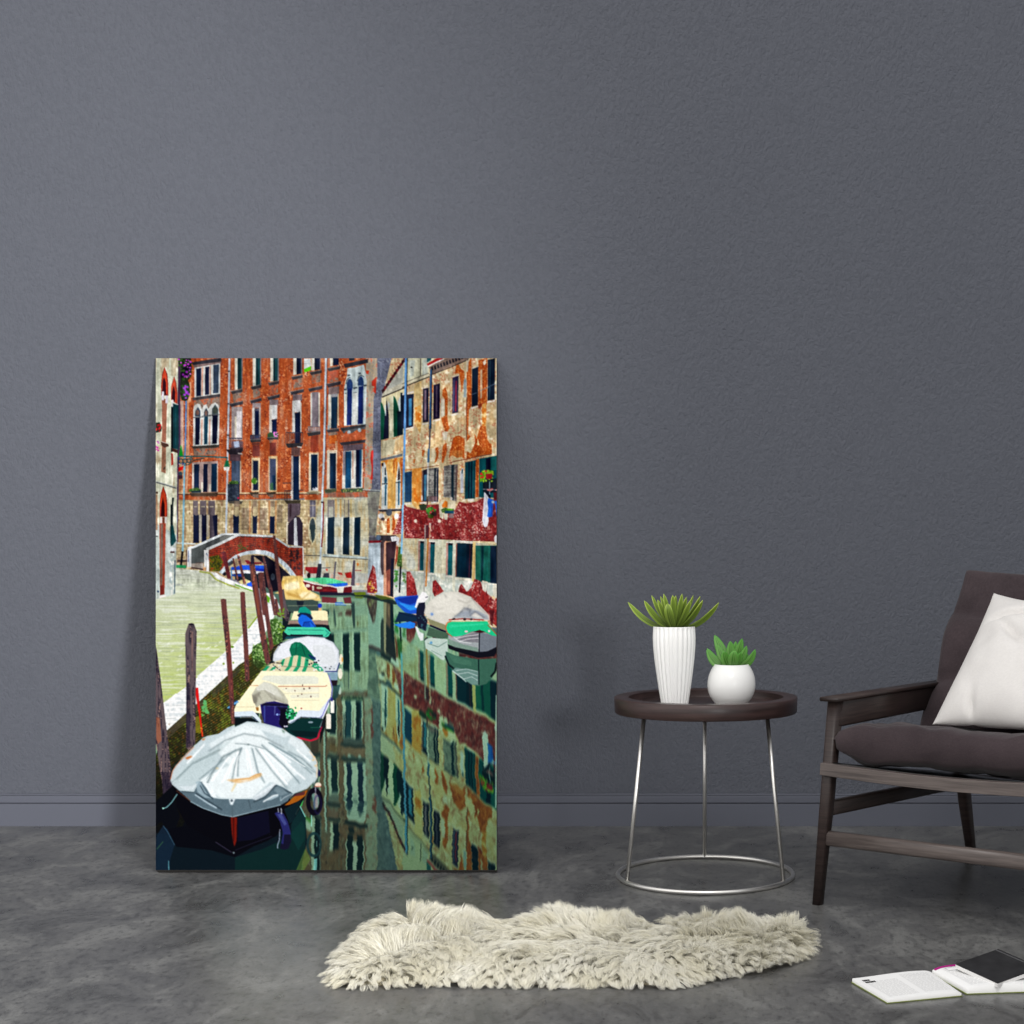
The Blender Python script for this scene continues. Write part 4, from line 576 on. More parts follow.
def front_boat():
    F('a6', (4, 6, 14), '60 250 260 60 1030 380 b6: 620 200 700 420 560 560 470 640 300 720 0 850 a6: 700 760 a6: 60 640')
    F('a6', (6, 20, 30), '60 600 300 640 400 740 700 800 930 840 b6: 100 800 380 690 640 500 740 300 800 420 820 700 740 1040 a6: 60 1040')
    F('a6', (14, 36, 56), '70 640 150 520 200 560 280 740 230 900 220 1040 60 1040', .8); L('a6', (60, 96, 116), 6, '150 520 200 590 280 740'); L('a6', (90, 150, 160), 9, '212 920 214 1030'); L('a6', (50, 90, 60), 8, '75 790 150 700'); F('a6', 'moss', '70 520 130 470 150 500 80 620', .5)
    F('a6', 'moss', '262 180 330 130 420 240 400 460 300 680 260 640 340 420', .55)
    F('b6', (6, 44, 40), '0 880 300 790 500 700 640 600 760 460 800 560 800 800 700 1040 0 1040', .7); F('b6', (10, 60, 56), '640 500 740 330 800 430 810 650 720 800 640 640', .5); F('b6', (90, 120, 50), '800 780 860 900 780 1040 690 1040', .6); L('b6', (6, 40, 40), 10, '800 430 800 700 760 860'); L('b6', (120, 196, 186), 10, '735 290 800 420'); F('b6', (60, 190, 90), '750 240 780 230 760 300 738 300', .8)
    L('b6', (130, 196, 176), 10, '870 400 870 530'); F('b6', (120, 196, 186), '900 900 935 890 930 1040 890 1040', .7)
    # hull
    F('a6', (3, 3, 10), '260 60 330 125 600 325 940 425 b6: 0 415 520 290 840 110 720 330 600 480 470 640 200 760 0 830 a6: 940 840 a6: 740 700 a6: 420 520 a6: 300 300')
    F('b6', (10, 10, 44), '30 430 380 350 400 600 200 680 30 700', .6); F('b6', (8, 36, 44), '560 330 760 220 660 470 620 500', .8)
    F('a6', (3, 4, 12), '200 560 420 520 740 700 940 840 b6: 0 830 240 740 b6: 0 880 a6: 700 800 300 760')
    F('a6', (110, 18, 6), '918 425 990 425 985 690 960 760 945 700 930 600'); F('a6', (70, 8, 6), '940 430 960 430 960 700 945 700'); L('a6', (50, 46, 70), 9, '745 705 930 825'); E('a6', (96, 110, 116), 952, 828, 12, 12); L('b6', (26, 24, 50), 7, '0 800 200 720 420 640')
    F('b6', (156, 86, 12), '560 290 620 240 700 160 830 112 800 180 720 240 620 282'); F('b6', (60, 20, 50), '640 190 700 150 800 130 790 170 720 180', .7); L('a6', (96, 44, 20), 8, '300 120 460 240 560 300')
    # cover
    F('a5', (182, 198, 202), 'a5: 228 1000 250 870 290 800 340 750 400 680 480 600 600 490 650 465 780 440 880 370 965 338 b5: 0 362 140 298 300 315 420 345 540 380 640 450 760 510 850 620 920 720 945 830 940 940 890 1024 b6: 900 20 820 100 680 152 520 287 350 330 0 418 a6: 940 426 820 400 600 320 460 240 330 122 250 52 230 0')
    F('b5', (230, 240, 240), '-200 640 -60 440 130 350 300 400 420 560 700 900 560 1040 b6: 400 20 200 200 0 210 a6: 800 200 700 140 560 0 a5: 900 800', .75)
    F('b5', (214, 226, 228), '0 370 140 310 540 390 640 460 560 480 300 400 60 400 -260 620 -300 560', .8)
    F('a5', (176, 194, 196), '260 1000 420 760 700 640 960 480 b5: -20 500 b5: -160 640 a5: 640 900 560 1000 a6: 400 60 a6: 300 40', .6)
    F('b5', (188, 204, 206), '560 560 760 640 900 760 930 900 860 900 700 760 520 600', .7); F('b5', (232, 240, 240), '640 470 780 540 880 700 800 680 600 540', .5)
    for a, c, w in (('b5: 80 600 a5: 830 700 700 900 a6: 640 60', (150, 172, 176), 26), ('b5: 60 620 a5: 960 830 930 1000', (160, 182, 186), 22), ('b5: 80 600 40 700 30 930', (150, 172, 178), 20), ('b5: 190 600 260 880 340 1000', (160, 184, 190), 22), ('b5: 230 600 420 860 560 1024 b6: 600 100', (156, 180, 186), 20), ('b5: 300 560 560 800 740 1010', (150, 174, 180), 20), ('b5: 380 540 660 700 880 900', (140, 166, 172), 18), ('b5: 100 440 300 470 560 600', (176, 194, 198), 22), ('b5: -300 640 -120 520 100 440', (170, 190, 194), 22), ('a5: 560 960 760 800 980 620', (150, 174, 178), 18), ('a5: 300 960 480 780 800 620', (166, 188, 190), 24), ('b5: 0 550 160 560 330 610', (160, 176, 180), 12), ('b5: 600 640 760 720 880 830', (140, 164, 172), 16), ('b5: 820 780 900 860 930 900', (150, 170, 170), 14)):
        L('a5', tuple(v*.74 for v in c), w*.8, a, .8)
    for a in ('b5: 40 640 0 900', 'b5: 130 610 200 900', 'b5: 270 600 480 880 600 1020', 'b5: 420 600 700 880 800 960', 'a5: 700 980 900 700', 'a5: 820 1000 960 720', 'b5: 440 620 640 770', 'a5: 420 780 620 560', 'b5: 700 620 860 760'):
        L('a5', (246, 252, 252), 18, a, .9)
    L('a5', (196, 90, 40), 6, '232 960 256 860 300 795 400 690 500 590'); L('b5', (226, 190, 150), 6, '850 640 935 760 930 940'); F('a5', (190, 90, 20), '400 715 470 690 480 705 420 735'); F('a5', (190, 100, 30), '590 500 630 490 620 510 595 515')
    F('b5', (216, 160, 90), '0 955 160 940 240 900 300 890 310 920 180 975 60 1000 0 1000 a5: 860 965', .75); F('b5', (236, 236, 226), '20 975 160 960 220 935 120 985', .7); F('a6', (222, 186, 110), '960 40 990 40 940 130 920 130', .6); E('a5', (226, 196, 140), 765, 835, 18, 10, .8); E('b5', (40, 60, 60), 150, 564, 10, 8); F('b5', (80, 110, 90), '530 395 550 400 570 430 550 430')
    for x, y in ((900, 705), (918, 805), (890, 740)): E('b5', (222, 180, 110), x, y, 14, 9)
    COVER_ = 'a5: 228 1000 250 870 290 800 340 750 400 680 480 600 600 490 650 465 780 440 880 370 965 338 b5: 0 362 140 298 300 315 420 345 540 380 640 450 760 510 850 620 920 720 945 830 940 940 890 1024 b6: 900 20 820 100 680 152 520 287 350 330 0 418 a6: 940 426 820 400 600 320 460 240 330 122 250 52 230 0'
    soften('a5', COVER_, 3)
    for a, c, w in (('b5: 80 600 20 720 -10 860', (120, 140, 146), 6), ('b5: 200 610 270 880 330 960', (120, 140, 146), 6), ('b5: 300 570 560 810 720 980', (116, 138, 144), 6), ('a5: 980 620 820 720 640 960', (120, 142, 148), 6), ('b5: 380 540 660 700 900 880', (104, 128, 134), 6), ('b5: 0 555 160 566 330 612 470 690', (120, 138, 142), 5), ('a5: 250 990 480 790 760 660', (126, 146, 150), 6)): L('a5', c, w, a, .7)
    for a in ('b5: 120 620 150 860', 'b5: 340 640 620 900', 'a5: 960 700 880 960', 'b5: 480 620 800 820'): L('a5', (250, 254, 254), 7, a, .8)
    L('b5', (226, 190, 150), 6, '850 640 935 760 930 940'); L('b5', (206, 140, 66), 9, '0 965 160 948 240 905 300 893', .7)
    # apron, darker side of the cover
    F('a6', (84, 104, 114), '330 120 500 135 560 20 600 20 720 205 800 215 1030 215 b6: 190 215 330 150 465 48 560 90 660 152 600 240 520 287 350 330 0 416 a6: 940 426 820 400 600 320 460 240')
    F('a6', (150, 172, 182), '520 20 570 10 600 80 660 170 700 210 620 200 540 140', .8); F('a6', (206, 218, 222), '340 75 470 70 540 40 490 110 400 115', .7); F('a6', (226, 236, 238), '585 20 680 40 760 200 700 190 640 90', .9); L('a6', (180, 200, 210), 14, '510 165 660 265 760 320'); L('a6', (36, 52, 62), 12, '520 150 680 250 820 340'); L('a6', (40, 56, 66), 10, '570 60 620 150 720 215'); L('a6', (150, 176, 184), 8, '460 245 600 320 820 398 940 420 b6: 0 412 350 326 520 284')
    L('a6', (50, 66, 74), 9, '360 130 500 140'); L('a6', (60, 76, 84), 7, '940 220 938 420'); F('a6', (214, 226, 230), '896 215 970 215 940 285 915 280'); E('a6', (60, 74, 84), 930, 235, 14, 16)
    F('b6', (214, 224, 228), '190 215 300 130 440 30 470 50 400 130 340 180 240 230', .8); F('b6', (170, 190, 198), '330 235 440 170 500 160 490 190 400 230', .9); L('b6', (230, 238, 240), 12, '320 250 430 180 490 168'); L('b6', (40, 54, 62), 10, '210 250 340 200 460 60 520 100 640 145'); L('b6', (200, 212, 216), 7, '520 240 560 200 640 160'); L('b6', (56, 70, 78), 8, '150 220 180 330'); F('b6', (120, 140, 148), '440 120 480 70 560 110 600 150 520 180', .7)
    L('b6', (150, 176, 184), 9, '520 190 520 240')
    for i in range(7): L('b6', (180, 198, 204), 8, '%d %d %d %d' % (520+i*50, -10, 620+i*36, 130-i*10), .6)
    soften('a6', '330 120 500 135 560 20 600 20 720 205 800 215 1030 215 b6: 190 215 330 150 465 48 560 90 660 152 600 240 520 287 350 330 0 416 a6: 940 426 820 400 600 320 460 240', 2, .8)
    # tyres and fender
    def ring(t, x, y, ro, si, ri, s2, c, al=1):
        P = []
        for i in range(25): a = i*math.pi/12; P.append('%f %f' % (x+ro*math.sin(a), y-si*math.cos(a)))
        for i in range(25): a = -i*math.pi/12; P.append('%f %f' % (x+ri*math.sin(a)+2, y-s2*math.cos(a)))
        F(t, c, ' '.join(P), al)
    F('b6', (110, 150, 140), '870 130 960 120 970 300 900 330', .8); F('b6', (140, 130, 130), '900 120 940 130 945 310 915 315', .8)
    ring('b6', 905, 245, 97, 160, 50, 98, (8, 6, 20)); ring('b6', 940, 280, 50, 118, 30, 90, (30, 26, 90), .4); E('b6', (226, 206, 186), 945, 55, 36, 26); L('b6', (190, 60, 40), 6, '900 74 985 74'); L('b6', (150, 150, 170), 10, '915 80 918 150'); E('b5', (20, 20, 70), 958, 890, 14, 40)
    ring('b6', 900, 735, 88, 145, 62, 112, (16, 50, 54), .85); L('b6', (130, 190, 170), 8, '930 690 930 760')
    F('b6', (34, 36, 96), '450 380 490 360 550 380 600 470 632 590 640 700 610 780 560 795 510 780 530 700 545 600 510 470'); F('b6', (12, 10, 30), '560 620 632 620 640 700 610 780 560 795 510 780 520 720 550 730', .85); F('b6', (74, 84, 140), '480 390 530 385 590 500 560 520 520 450', .7); L('b6', (170, 180, 200), 8, '510 560 505 680 485 740 485 780'); L('b6', (170, 176, 186), 9, '490 320 495 370'); L('b6', (190, 196, 206), 9, '525 320 530 390')
    L('a6', (120, 176, 180), 10, '310 160 250 250 190 310 150 325'); E('a6', (150, 206, 190), 150, 322, 12, 10)

def paint_picture():
    IMG[:] = col((120, 120, 130))
    facade_main(); lampflag(); facade_left(); facade_right(); water(); bridge_quay(); boats_far()
    boats_left(); front_boat_under(); posts(); front_boat()
    # print contrast, halo and grain
    grit = 1+(N1-.5)*.08+(N2-.5)*.16+(NV-.5)*.22+(N4-.5)*.18+(N8-.5)*.14
    up_ = np.clip((592-YY)/6, 0, 1)
    IMG[:] = IMG*(1+(grit-1)*(.12+.88*up_))[..., None]
    out = IMG.reshape(PH//2, 2, PW//2, 2, 3).mean((1, 3))
    def blur(o): 
        o = (o*2+np.roll(o, 1, 0)+np.roll(o, -1, 0))/4
        return (o*2+np.roll(o, 1, 1)+np.roll(o, -1, 1))/4
    out = blur(out)
    b = blur(blur(blur(blur(out))))
    out = out+(out-b)*.42
    v = out/255.; out = 255*(v*.80+.20*np.clip(v, 0, 1)**2*(3-2*np.clip(v, 0, 1)))
    up = np.clip((585-YY[::2])/10, 0, 1)[..., None]; out = out*(1-.09*up)
    lit = (NV2[::2, ::2]*.5+N8[::2, ::2]*.5-.5)[..., None]*34*up; out = out+lit
    g = (ND[::2, ::2]-.5)[..., None]*10+(N1[::2, ::2]-.5)[..., None]*8
    lm_ = out.mean(-1, keepdims=True); out = lm_+(out-lm_)*.95
    out = out*np.array([.86, .855, .86])
    out = out+g*np.clip(out.mean(-1, keepdims=True)/120, 0, 1)
    return np.clip(out, 0, 255)
def front_boat_under():
    F('a6', (4, 6, 14), '60 250 260 60 1030 300 b6: 640 250 700 480 500 640 0 850 a6: 940 850 700 780 300 740 60 640')
# ---------------------------------------------------------------- helpers
def tag(o, label=None, cat=None, group=None, kind=None):
    if label: o['label'] = label
    if cat: o['category'] = cat
    if group: o['group'] = group
    if kind: o['kind'] = kind
    return o
def empty(name, loc=(0, 0, 0), rz=0):
    o = bpy.data.objects.new(name, None); COL.objects.link(o)
    o.location = loc; o.rotation_euler = (0, 0, rz); o.empty_display_size = .05
    return o
def obj(name, bm, mat, parent=None, smooth=False, bevel=0, seg=2, angle=35):
    me = bpy.data.meshes.new(name)
    bmesh.ops.recalc_face_normals(bm, faces=bm.faces)
    bm.to_mesh(me); bm.free()
    o = bpy.data.objects.new(name, me); COL.objects.link(o)
    if mat: me.materials.append(mat)
    if parent: o.parent = parent
    if smooth: me.shade_smooth()
    if bevel:
        m = o.modifiers.new('bevel', 'BEVEL'); m.width = bevel; m.segments = seg; m.limit_method = 'ANGLE'; m.angle_limit = R_(angle)
        me.shade_smooth()
        m.harden_normals = True
    return o
def box(bm, x0, y0, z0, x1, y1, z1):
    v = [bm.verts.new(p) for p in ((x0, y0, z0), (x1, y0, z0), (x1, y1, z0), (x0, y1, z0), (x0, y0, z1), (x1, y0, z1), (x1, y1, z1), (x0, y1, z1))]
    for f in ((0, 3, 2, 1), (4, 5, 6, 7), (0, 1, 5, 4), (1, 2, 6, 5), (2, 3, 7, 6), (3, 0, 4, 7)): bm.faces.new([v[i] for i in f])
    return v
def hexa(bm, P):
    """eight corners: bottom loop then top loop"""
    v = [bm.verts.new(p) for p in P]
    for f in ((0, 3, 2, 1), (4, 5, 6, 7), (0, 1, 5, 4), (1, 2, 6, 5), (2, 3, 7, 6), (3, 0, 4, 7)): bm.faces.new([v[i] for i in f])
def sweep(bm, path, sect, closed=False, up=Vector((0, 0, 1))):
    """path: list of points; sect(i) -> list of (side, up) offsets"""
    n = len(path); rings = []
    for i, p in enumerate(path):
        p = Vector(p)
        a = Vector(path[(i-1) % n]) if (i > 0 or closed) else p
        b = Vector(path[(i+1) % n]) if (i < n-1 or closed) else p
        t = (b-a).normalized(); s = t.cross(up)
        if s.length < 1e-4: s = t.cross(Vector((0, 1, 0)))
        s.normalize(); u = s.cross(t).normalized()
        rings.append([bm.verts.new(p+s*q[0]+u*q[1]) for q in sect(i)])
    m = len(rings[0])
    for i in range(n if closed else n-1):
        A, B = rings[i], rings[(i+1) % n]
        for j in range(m): bm.faces.new((A[j], A[(j+1) % m], B[(j+1) % m], B[j]))
    if not closed: bm.faces.new(rings[0][::-1]); bm.faces.new(rings[-1])
def circ(r, n=12, sx=1, sy=1): return [(r*sx*math.cos(2*math.pi*k/n), r*sy*math.sin(2*math.pi*k/n)) for k in range(n)]
def rod(bm, a, b, r0, r1=None, n=14):
    r1 = r0 if r1 is None else r1
    sweep(bm, [a, b], lambda i: circ(r0 if i == 0 else r1, n))
def lathe(bm, prof, n=64, rad=None, cap_bottom=True):
    rings = []
    for (r, z) in prof:
        ring = []
        for k in range(n):
            a = 2*math.pi*k/n; rr = rad(r, z, a) if rad else r
            ring.append(bm.verts.new((rr*math.cos(a), rr*math.sin(a), z)))
        rings.append(ring)
    for A, B in zip(rings, rings[1:]):
        for k in range(n): bm.faces.new((A[k], A[(k+1) % n], B[(k+1) % n], B[k]))
    if cap_bottom: bm.faces.new(rings[0][::-1])
    bm.faces.new(rings[-1])

# ---------------------------------------------------------------- materials
def s2l(c): return tuple(((x/255.)/12.92 if x/255. <= .04045 else ((x/255.+.055)/1.055)**2.4) for x in c)
class M:
    def __init__(self, name, rough=.5, base=(128, 128, 128), metal=0, spec=.5, **kw):
        self.m = bpy.data.materials.new(name); self.m.use_nodes = True
        self.nt = self.m.node_tree; self.b = self.nt.nodes['Principled BSDF']
        self.set('Base Color', s2l(base)+(1,)); self.set('Roughness', rough); self.set('Metallic', metal); self.set('Specular IOR Level', spec)
        for k, v in kw.items(): self.set(k.replace('_', ' '), v)
        self.tc = None; self.last = None
    def set(self, k, v): self.b.inputs[k].default_value = v
    def node(self, t, **kw):
        n = self.nt.nodes.new(t)
        for k, v in kw.items():
            if k in n.inputs: n.inputs[k].default_value = v
            else: setattr(n, k, v)
        return n
    def link(self, a, b): self.nt.links.new(a, b)
    def coord(self, scale=(1, 1, 1), rot=(0, 0, 0), kind='Object'):
        if not self.tc: self.tc = self.node('ShaderNodeTexCoord')
        mp = self.node('ShaderNodeMapping'); mp.inputs['Scale'].default_value = scale; mp.inputs['Rotation'].default_value = rot
        self.link(self.tc.outputs[kind], mp.inputs['Vector']); return mp.outputs[0]
    def noise(self, vec, scale, detail=4, rough=.55, dist=0):
        n = self.node('ShaderNodeTexNoise'); n.inputs['Scale'].default_value = scale; n.inputs['Detail'].default_value = detail; n.inputs['Roughness'].default_value = rough; n.inputs['Distortion'].default_value = dist
        self.link(vec, n.inputs['Vector']); return n.outputs['Fac']
    def ramp(self, fac, stops):
        r = self.node('ShaderNodeValToRGB'); el = r.color_ramp.elements
        while len(el) < len(stops): el.new(.5)
        for e, (p, c) in zip(el, stops): e.position = p; e.color = (s2l(c)+(1,)) if isinstance(c, tuple) else (c, c, c, 1)
        self.link(fac, r.inputs['Fac']); return r.outputs['Color']
    def mix(self, fac, a, b, mode='MIX'):
        n = self.node('ShaderNodeMix'); n.data_type = 'RGBA'; n.blend_type = mode
        for s, v in (('Factor', fac),): 
            if isinstance(v, (int, float)): n.inputs[0].default_value = v
            else: self.link(v, n.inputs[0])
        for i, v in ((6, a), (7, b)):
            if isinstance(v, tuple): n.inputs[i].default_value = s2l(v)+(1,)
            else: self.link(v, n.inputs[i])
        return n.outputs[2]
    def math(self, op, a, b):
        n = self.node('ShaderNodeMath', operation=op)
        for i, v in enumerate((a, b)):
            if isinstance(v, (int, float)): n.inputs[i].default_value = v
            else: self.link(v, n.inputs[i])
        return n.outputs[0]
    def base(self, c): self.link(c, self.b.inputs['Base Color'])
    def rough(self, c): self.link(c, self.b.inputs['Roughness'])
    def bump(self, h, strength, dist):
        n = self.node('ShaderNodeBump'); n.inputs['Strength'].default_value = strength; n.inputs['Distance'].default_value = dist
        self.link(h, n.inputs['Height'])
        if self.last: self.link(self.last, n.inputs['Normal'])
        self.last = n.outputs[0]; self.link(self.last, self.b.inputs['Normal'])

def mat_wall():
    m = M('wall_paint', .72, (93, 96, 104), spec=.25)
    v = m.coord(); n1 = m.noise(m.coord((1.15, 1, .85)), 118, 3, .62); n2 = m.noise(v, 330, 2, .5); n3 = m.noise(v, 1.2, 3)
    c = m.mix(n3, (91, 94, 103), (97, 100, 109)); c = m.mix(m.ramp(n1, [(.38, .0), (.62, .20)]), c, (70, 73, 82)); m.base(c)
    m.bump(n1, .8, .0056); m.bump(n2, .5, .0030); return m.m
def mat_skirting():
    m = M('skirting_paint', .5, (95, 98, 109), spec=.3); v = m.coord(); m.bump(m.noise(v, 90, 2), .05, .001); return m.m
def mat_floor():
    m = M('polished_concrete', .42, (104, 104, 103), spec=.42)
    v = m.coord((1, .62, 1)); big = m.noise(v, 2.3, 10, .66, .5); mid = m.noise(v, 6.5, 10, .74, .6); fine = m.noise(m.coord((1, .5, 1)), 62, 6, .75); pit = m.noise(m.coord(), 240, 3, .6)
    c = m.ramp(big, [(.36, (74, 75, 75)), (.46, (88, 88, 88)), (.54, (102, 102, 101)), (.66, (116, 116, 114))])
    c2 = m.ramp(mid, [(.40, (68, 68, 68)), (.48, (100, 100, 100)), (.52, (102, 102, 101)), (.60, (130, 130, 128))])
    c = m.mix(.66, c, c2)
    c = m.mix(m.ramp(m.noise(v, 3.1, 10, .72, .8), [(.60, 0.0), (.64, .35)]), c, (128, 127, 124))
    c = m.mix(m.ramp(fine, [(.40, .6), (.47, 0.0)]), c, (60, 60, 61))
    c = m.mix(m.ramp(pit, [(.35, .35), (.5, 0.0)]), c, (70, 70, 70)); c = m.mix(m.ramp(fine, [(.56, 0.0), (.70, .32)]), c, (146, 145, 142))
    m.base(c)
    m.rough(m.ramp(mid, [(.3, .24), (.7, .40)])); m.bump(mid, .06, .003); m.bump(fine, .08, .0010); return m.m
def mat_wood(name, dark, light, grain=(3, 40, 40), rough=.42, spec=.4, rot=(0, 0, 0)):
    m = M(name, rough, dark, spec=spec); v = m.coord(grain, rot)
    n = m.noise(v, 3.0, 6, .6, .4); n2 = m.noise(v, 9.0, 4, .6)
    m.base(m.ramp(m.math('ADD', m.math('MULTIPLY', n, .65), m.math('MULTIPLY', n2, .35)), [(.36, dark), (.62, light)])); m.bump(n2, .12, .0006); return m.m
def mat_metal(): 
    m = M('brushed_steel', .38, (232, 230, 226), metal=1.0); return m.m
def mat_ceramic():
    return M('white_ceramic', .26, (243, 243, 241), spec=.5).m
def mat_leaf(name, lo, hi, edge, vein, k=.13):
    m = M(name, .42, lo, spec=.35); a = m.node('ShaderNodeAttribute', attribute_name='leafv'); 
    sp = m.node('ShaderNodeSeparateColor'); m.link(a.outputs['Color'], sp.inputs[0])
    c = m.ramp(sp.outputs[0], [(.0, lo), (.55, hi), (1.0, edge)])
    st = m.node('ShaderNodeMath', operation='SINE'); m.link(m.math('MULTIPLY', sp.outputs[1], 34.0), st.inputs[0])
    m.base(m.mix(m.math('MULTIPLY', m.math('ADD', st.outputs[0], 1.0), k), c, vein)); return m.m
def mat_fabric(name, a, b, rough=.9, scale=420, spec=.15, sheen=.1):
    m = M(name, rough, a, spec=spec, Sheen_Weight=sheen); v = m.coord((1, 1, 1)); w1 = m.noise(m.coord((1, 1, 6)), scale*.35, 3, .6); w2 = m.noise(m.coord((6, 6, 1)), scale*.35, 3, .6)
    t = m.math('MULTIPLY', m.math('ADD', w1, w2), .5); big = m.noise(v, 9, 4, .6)
    m.base(m.ramp(m.math('ADD', m.math('MULTIPLY', t, .6), m.math('MULTIPLY', big, .4)), [(.38, a), (.62, b)])); m.bump(t, .3, .001); m.bump(m.noise(v, 16, 3, .5), .25, .006); return m.m
def mat_attr(name, attr, rough, spec):
    m = M(name, rough, spec=spec); a = m.node('ShaderNodeAttribute', attribute_name=attr); m.base(a.outputs['Color']); return m

MW, MS, MF = mat_wall(), mat_skirting(), mat_floor()
WOOD = mat_wood('walnut_stain', (34, 26, 25), (60, 48, 45), (2.2, 2.2, 60))
LITWOOD = mat_wood('lit_walnut', (74, 66, 64), (112, 102, 98), (1.5, 1.5, 46), .36, .5)  # same walnut, lightened: light on the front faces is put into the colour
TRAYW = mat_wood('tray_walnut', (40, 29, 28), (68, 51, 49), (1.6, 1.6, 30), .36, .45)
STEEL, CERAM = mat_metal(), mat_ceramic()
BLACK = M('black_leather', .28, (16, 17, 18), spec=.5).m
CUSH = mat_fabric('aubergine_linen', (51, 43, 46), (70, 60, 63))
PILW = mat_fabric('white_cotton', (218, 215, 212), (230, 227, 224), sheen=.05)

# ---------------------------------------------------------------- room
bm = bmesh.new(); box(bm, -4.2, -2.5, -.1, 4.2, WALL_Y+.12, 0); fl = obj('floor', bm, MF); tag(fl, 'grey polished concrete floor with mottled trowel marks', None, None, 'structure')
bm = bmesh.new(); box(bm, -4.2, WALL_Y, 0.0, 4.2, WALL_Y+.12, 3.2); w = obj('wall_back', bm, MW); tag(w, 'slate grey textured plaster wall', None, None, 'structure')
bm = bmesh.new()
prof = [(0, 0.0000), (-.018, 0.0000), (-.018, 0.0672), (-.009, 0.0676), (-.009, 0.0704), (-.0175, 0.0708), (-.0175, 0.0892), (-.0165, 0.0904), (-.009, 0.0907), (-.009, 0.0924), (-.013, 0.0926), (-.012, 0.0943), (-.003, 0.0949), (0, 0.0949)]
A = [bm.verts.new((-4.2, WALL_Y-.0005+p[0], p[1])) for p in prof]; B = [bm.verts.new((4.2, WALL_Y-.0005+p[0], p[1])) for p in prof]
for i in range(len(prof)-1): bm.faces.new((A[i], A[i+1], B[i+1], B[i]))
bm.faces.new(A); bm.faces.new(B[::-1])
sk = obj('baseboard_back', bm, MS); tag(sk, 'grey painted skirting board with a grooved top', None, None, 'structure')

# ---------------------------------------------------------------- the canvas leaning on the wall
th_ = .016
TILT = math.radians(31.4135)
foot = Vector((0, 3.906520408897489, th_*math.sin(TILT)+.0003))   # lower front edge, a few mm off the floor
cw, chh = None, None
def front(px, py):
    """a point of the flat canvas front, which leans back by TILT from its lower edge"""
    s_, t_ = math.sin(TILT), math.cos(TILT); e = tan_down(py)
    k = (CAM_H-foot.z-e*foot.y)/(t_+e*s_); Y = foot.y+k*s_
    x = spot(px, py, Y)[0]
    return Vector((x, Y, foot.z+k*t_))
pic = paint_picture()
X0, X1, Y0_, Y1_ = 155.8, 496.6, 358.2, 870.0
nx, ny = 690, 1030
gx = np.linspace(X0, X1, nx); gy = np.linspace(Y0_, Y1_, ny)
tl, tr, bl, br = (front(*p) for p in ((X0, Y0_), (X1, Y0_), (X0, Y1_), (X1, Y1_)))
cx_, cw_ = (bl.x+br.x)/2, (br.x-bl.x)
ux, uy = (gx-X0)/(X1-X0), (gy-Y0_)/(Y1_-Y0_)
tl, tr = Vector((bl.x, tl.y, tl.z)), Vector((br.x, tl.y, tl.z))          # a true rectangle
co = np.zeros((ny, nx, 3), np.float32)
co[..., 0] = bl.x+cw_*ux[None, :]; co[..., 1] = (tl.y+(bl.y-tl.y)*uy)[:, None]; co[..., 2] = (tl.z+(bl.z-tl.z)*uy)[:, None]
ix = np.clip(((gx-PX0)*2-.5), 0, pic.shape[1]-1.001); iy = np.clip(((gy-PY0)*2-.5), 0, pic.shape[0]-1.001)
i0 = ix.astype(int); j0 = iy.astype(int); fx = (ix-i0)[None, :, None]; fy = (iy-j0)[:, None, None]
cc = (pic[j0][:, i0]*(1-fx)+pic[j0][:, i0+1]*fx)*(1-fy)+(pic[j0+1][:, i0]*(1-fx)+pic[j0+1][:, i0+1]*fx)*fy
cc = cc/255.; lin = np.where(cc <= .04045, cc/12.92, ((cc+.055)/1.055)**2.4)
rgba = np.ones((ny*nx, 4), np.float32); rgba[:, :3] = lin.reshape(-1, 3)
me = bpy.data.meshes.new('printed_face')
idx = np.arange(ny*nx).reshape(ny, nx)
quads = np.stack([idx[:-1, :-1], idx[1:, :-1], idx[1:, 1:], idx[:-1, 1:]], -1).reshape(-1, 4)
me.vertices.add(ny*nx); me.vertices.foreach_set('co', co.reshape(-1))
me.loops.add(quads.size); me.loops.foreach_set('vertex_index', quads.reshape(-1).astype(np.int32))
me.polygons.add(len(quads)); me.polygons.foreach_set('loop_start', np.arange(0, quads.size, 4, dtype=np.int32))
me.update(calc_edges=True)
at = me.color_attributes.new('print', 'FLOAT_COLOR', 'POINT'); at.data.foreach_set('color', rgba.reshape(-1))
pm = mat_attr('canvas_print', 'print', .9, .03); me.materials.append(pm.m)
canvas = empty('canvas_print', ((bl+br)/2)[:]); canvas.location.z = 0
tag(canvas, 'large unframed canvas print of moored boats on a canal, leaning on the grey wall', 'canvas print')
pf = bpy.data.objects.new('printed_face', me); COL.objects.link(pf); pf.parent = canvas; pf.location = -canvas.location
tag(pf, 'printed view of moored boats, a bridge and orange houses on a canal')
nrm = (tr-tl).cross(bl-tl).normalized()
if nrm.y > 0: nrm = -nrm
bk = -nrm*th_; e = nrm*-.0006
bm = bmesh.new()
hexa(bm, [bl+e, br+e, br+bk, bl+bk, tl+e, tr+e, tr+bk, tl+bk])
so = obj('stretcher_frame', bm, M('canvas_edge', .8, (70, 68, 66), spec=.2).m, canvas); so.location = -canvas.location

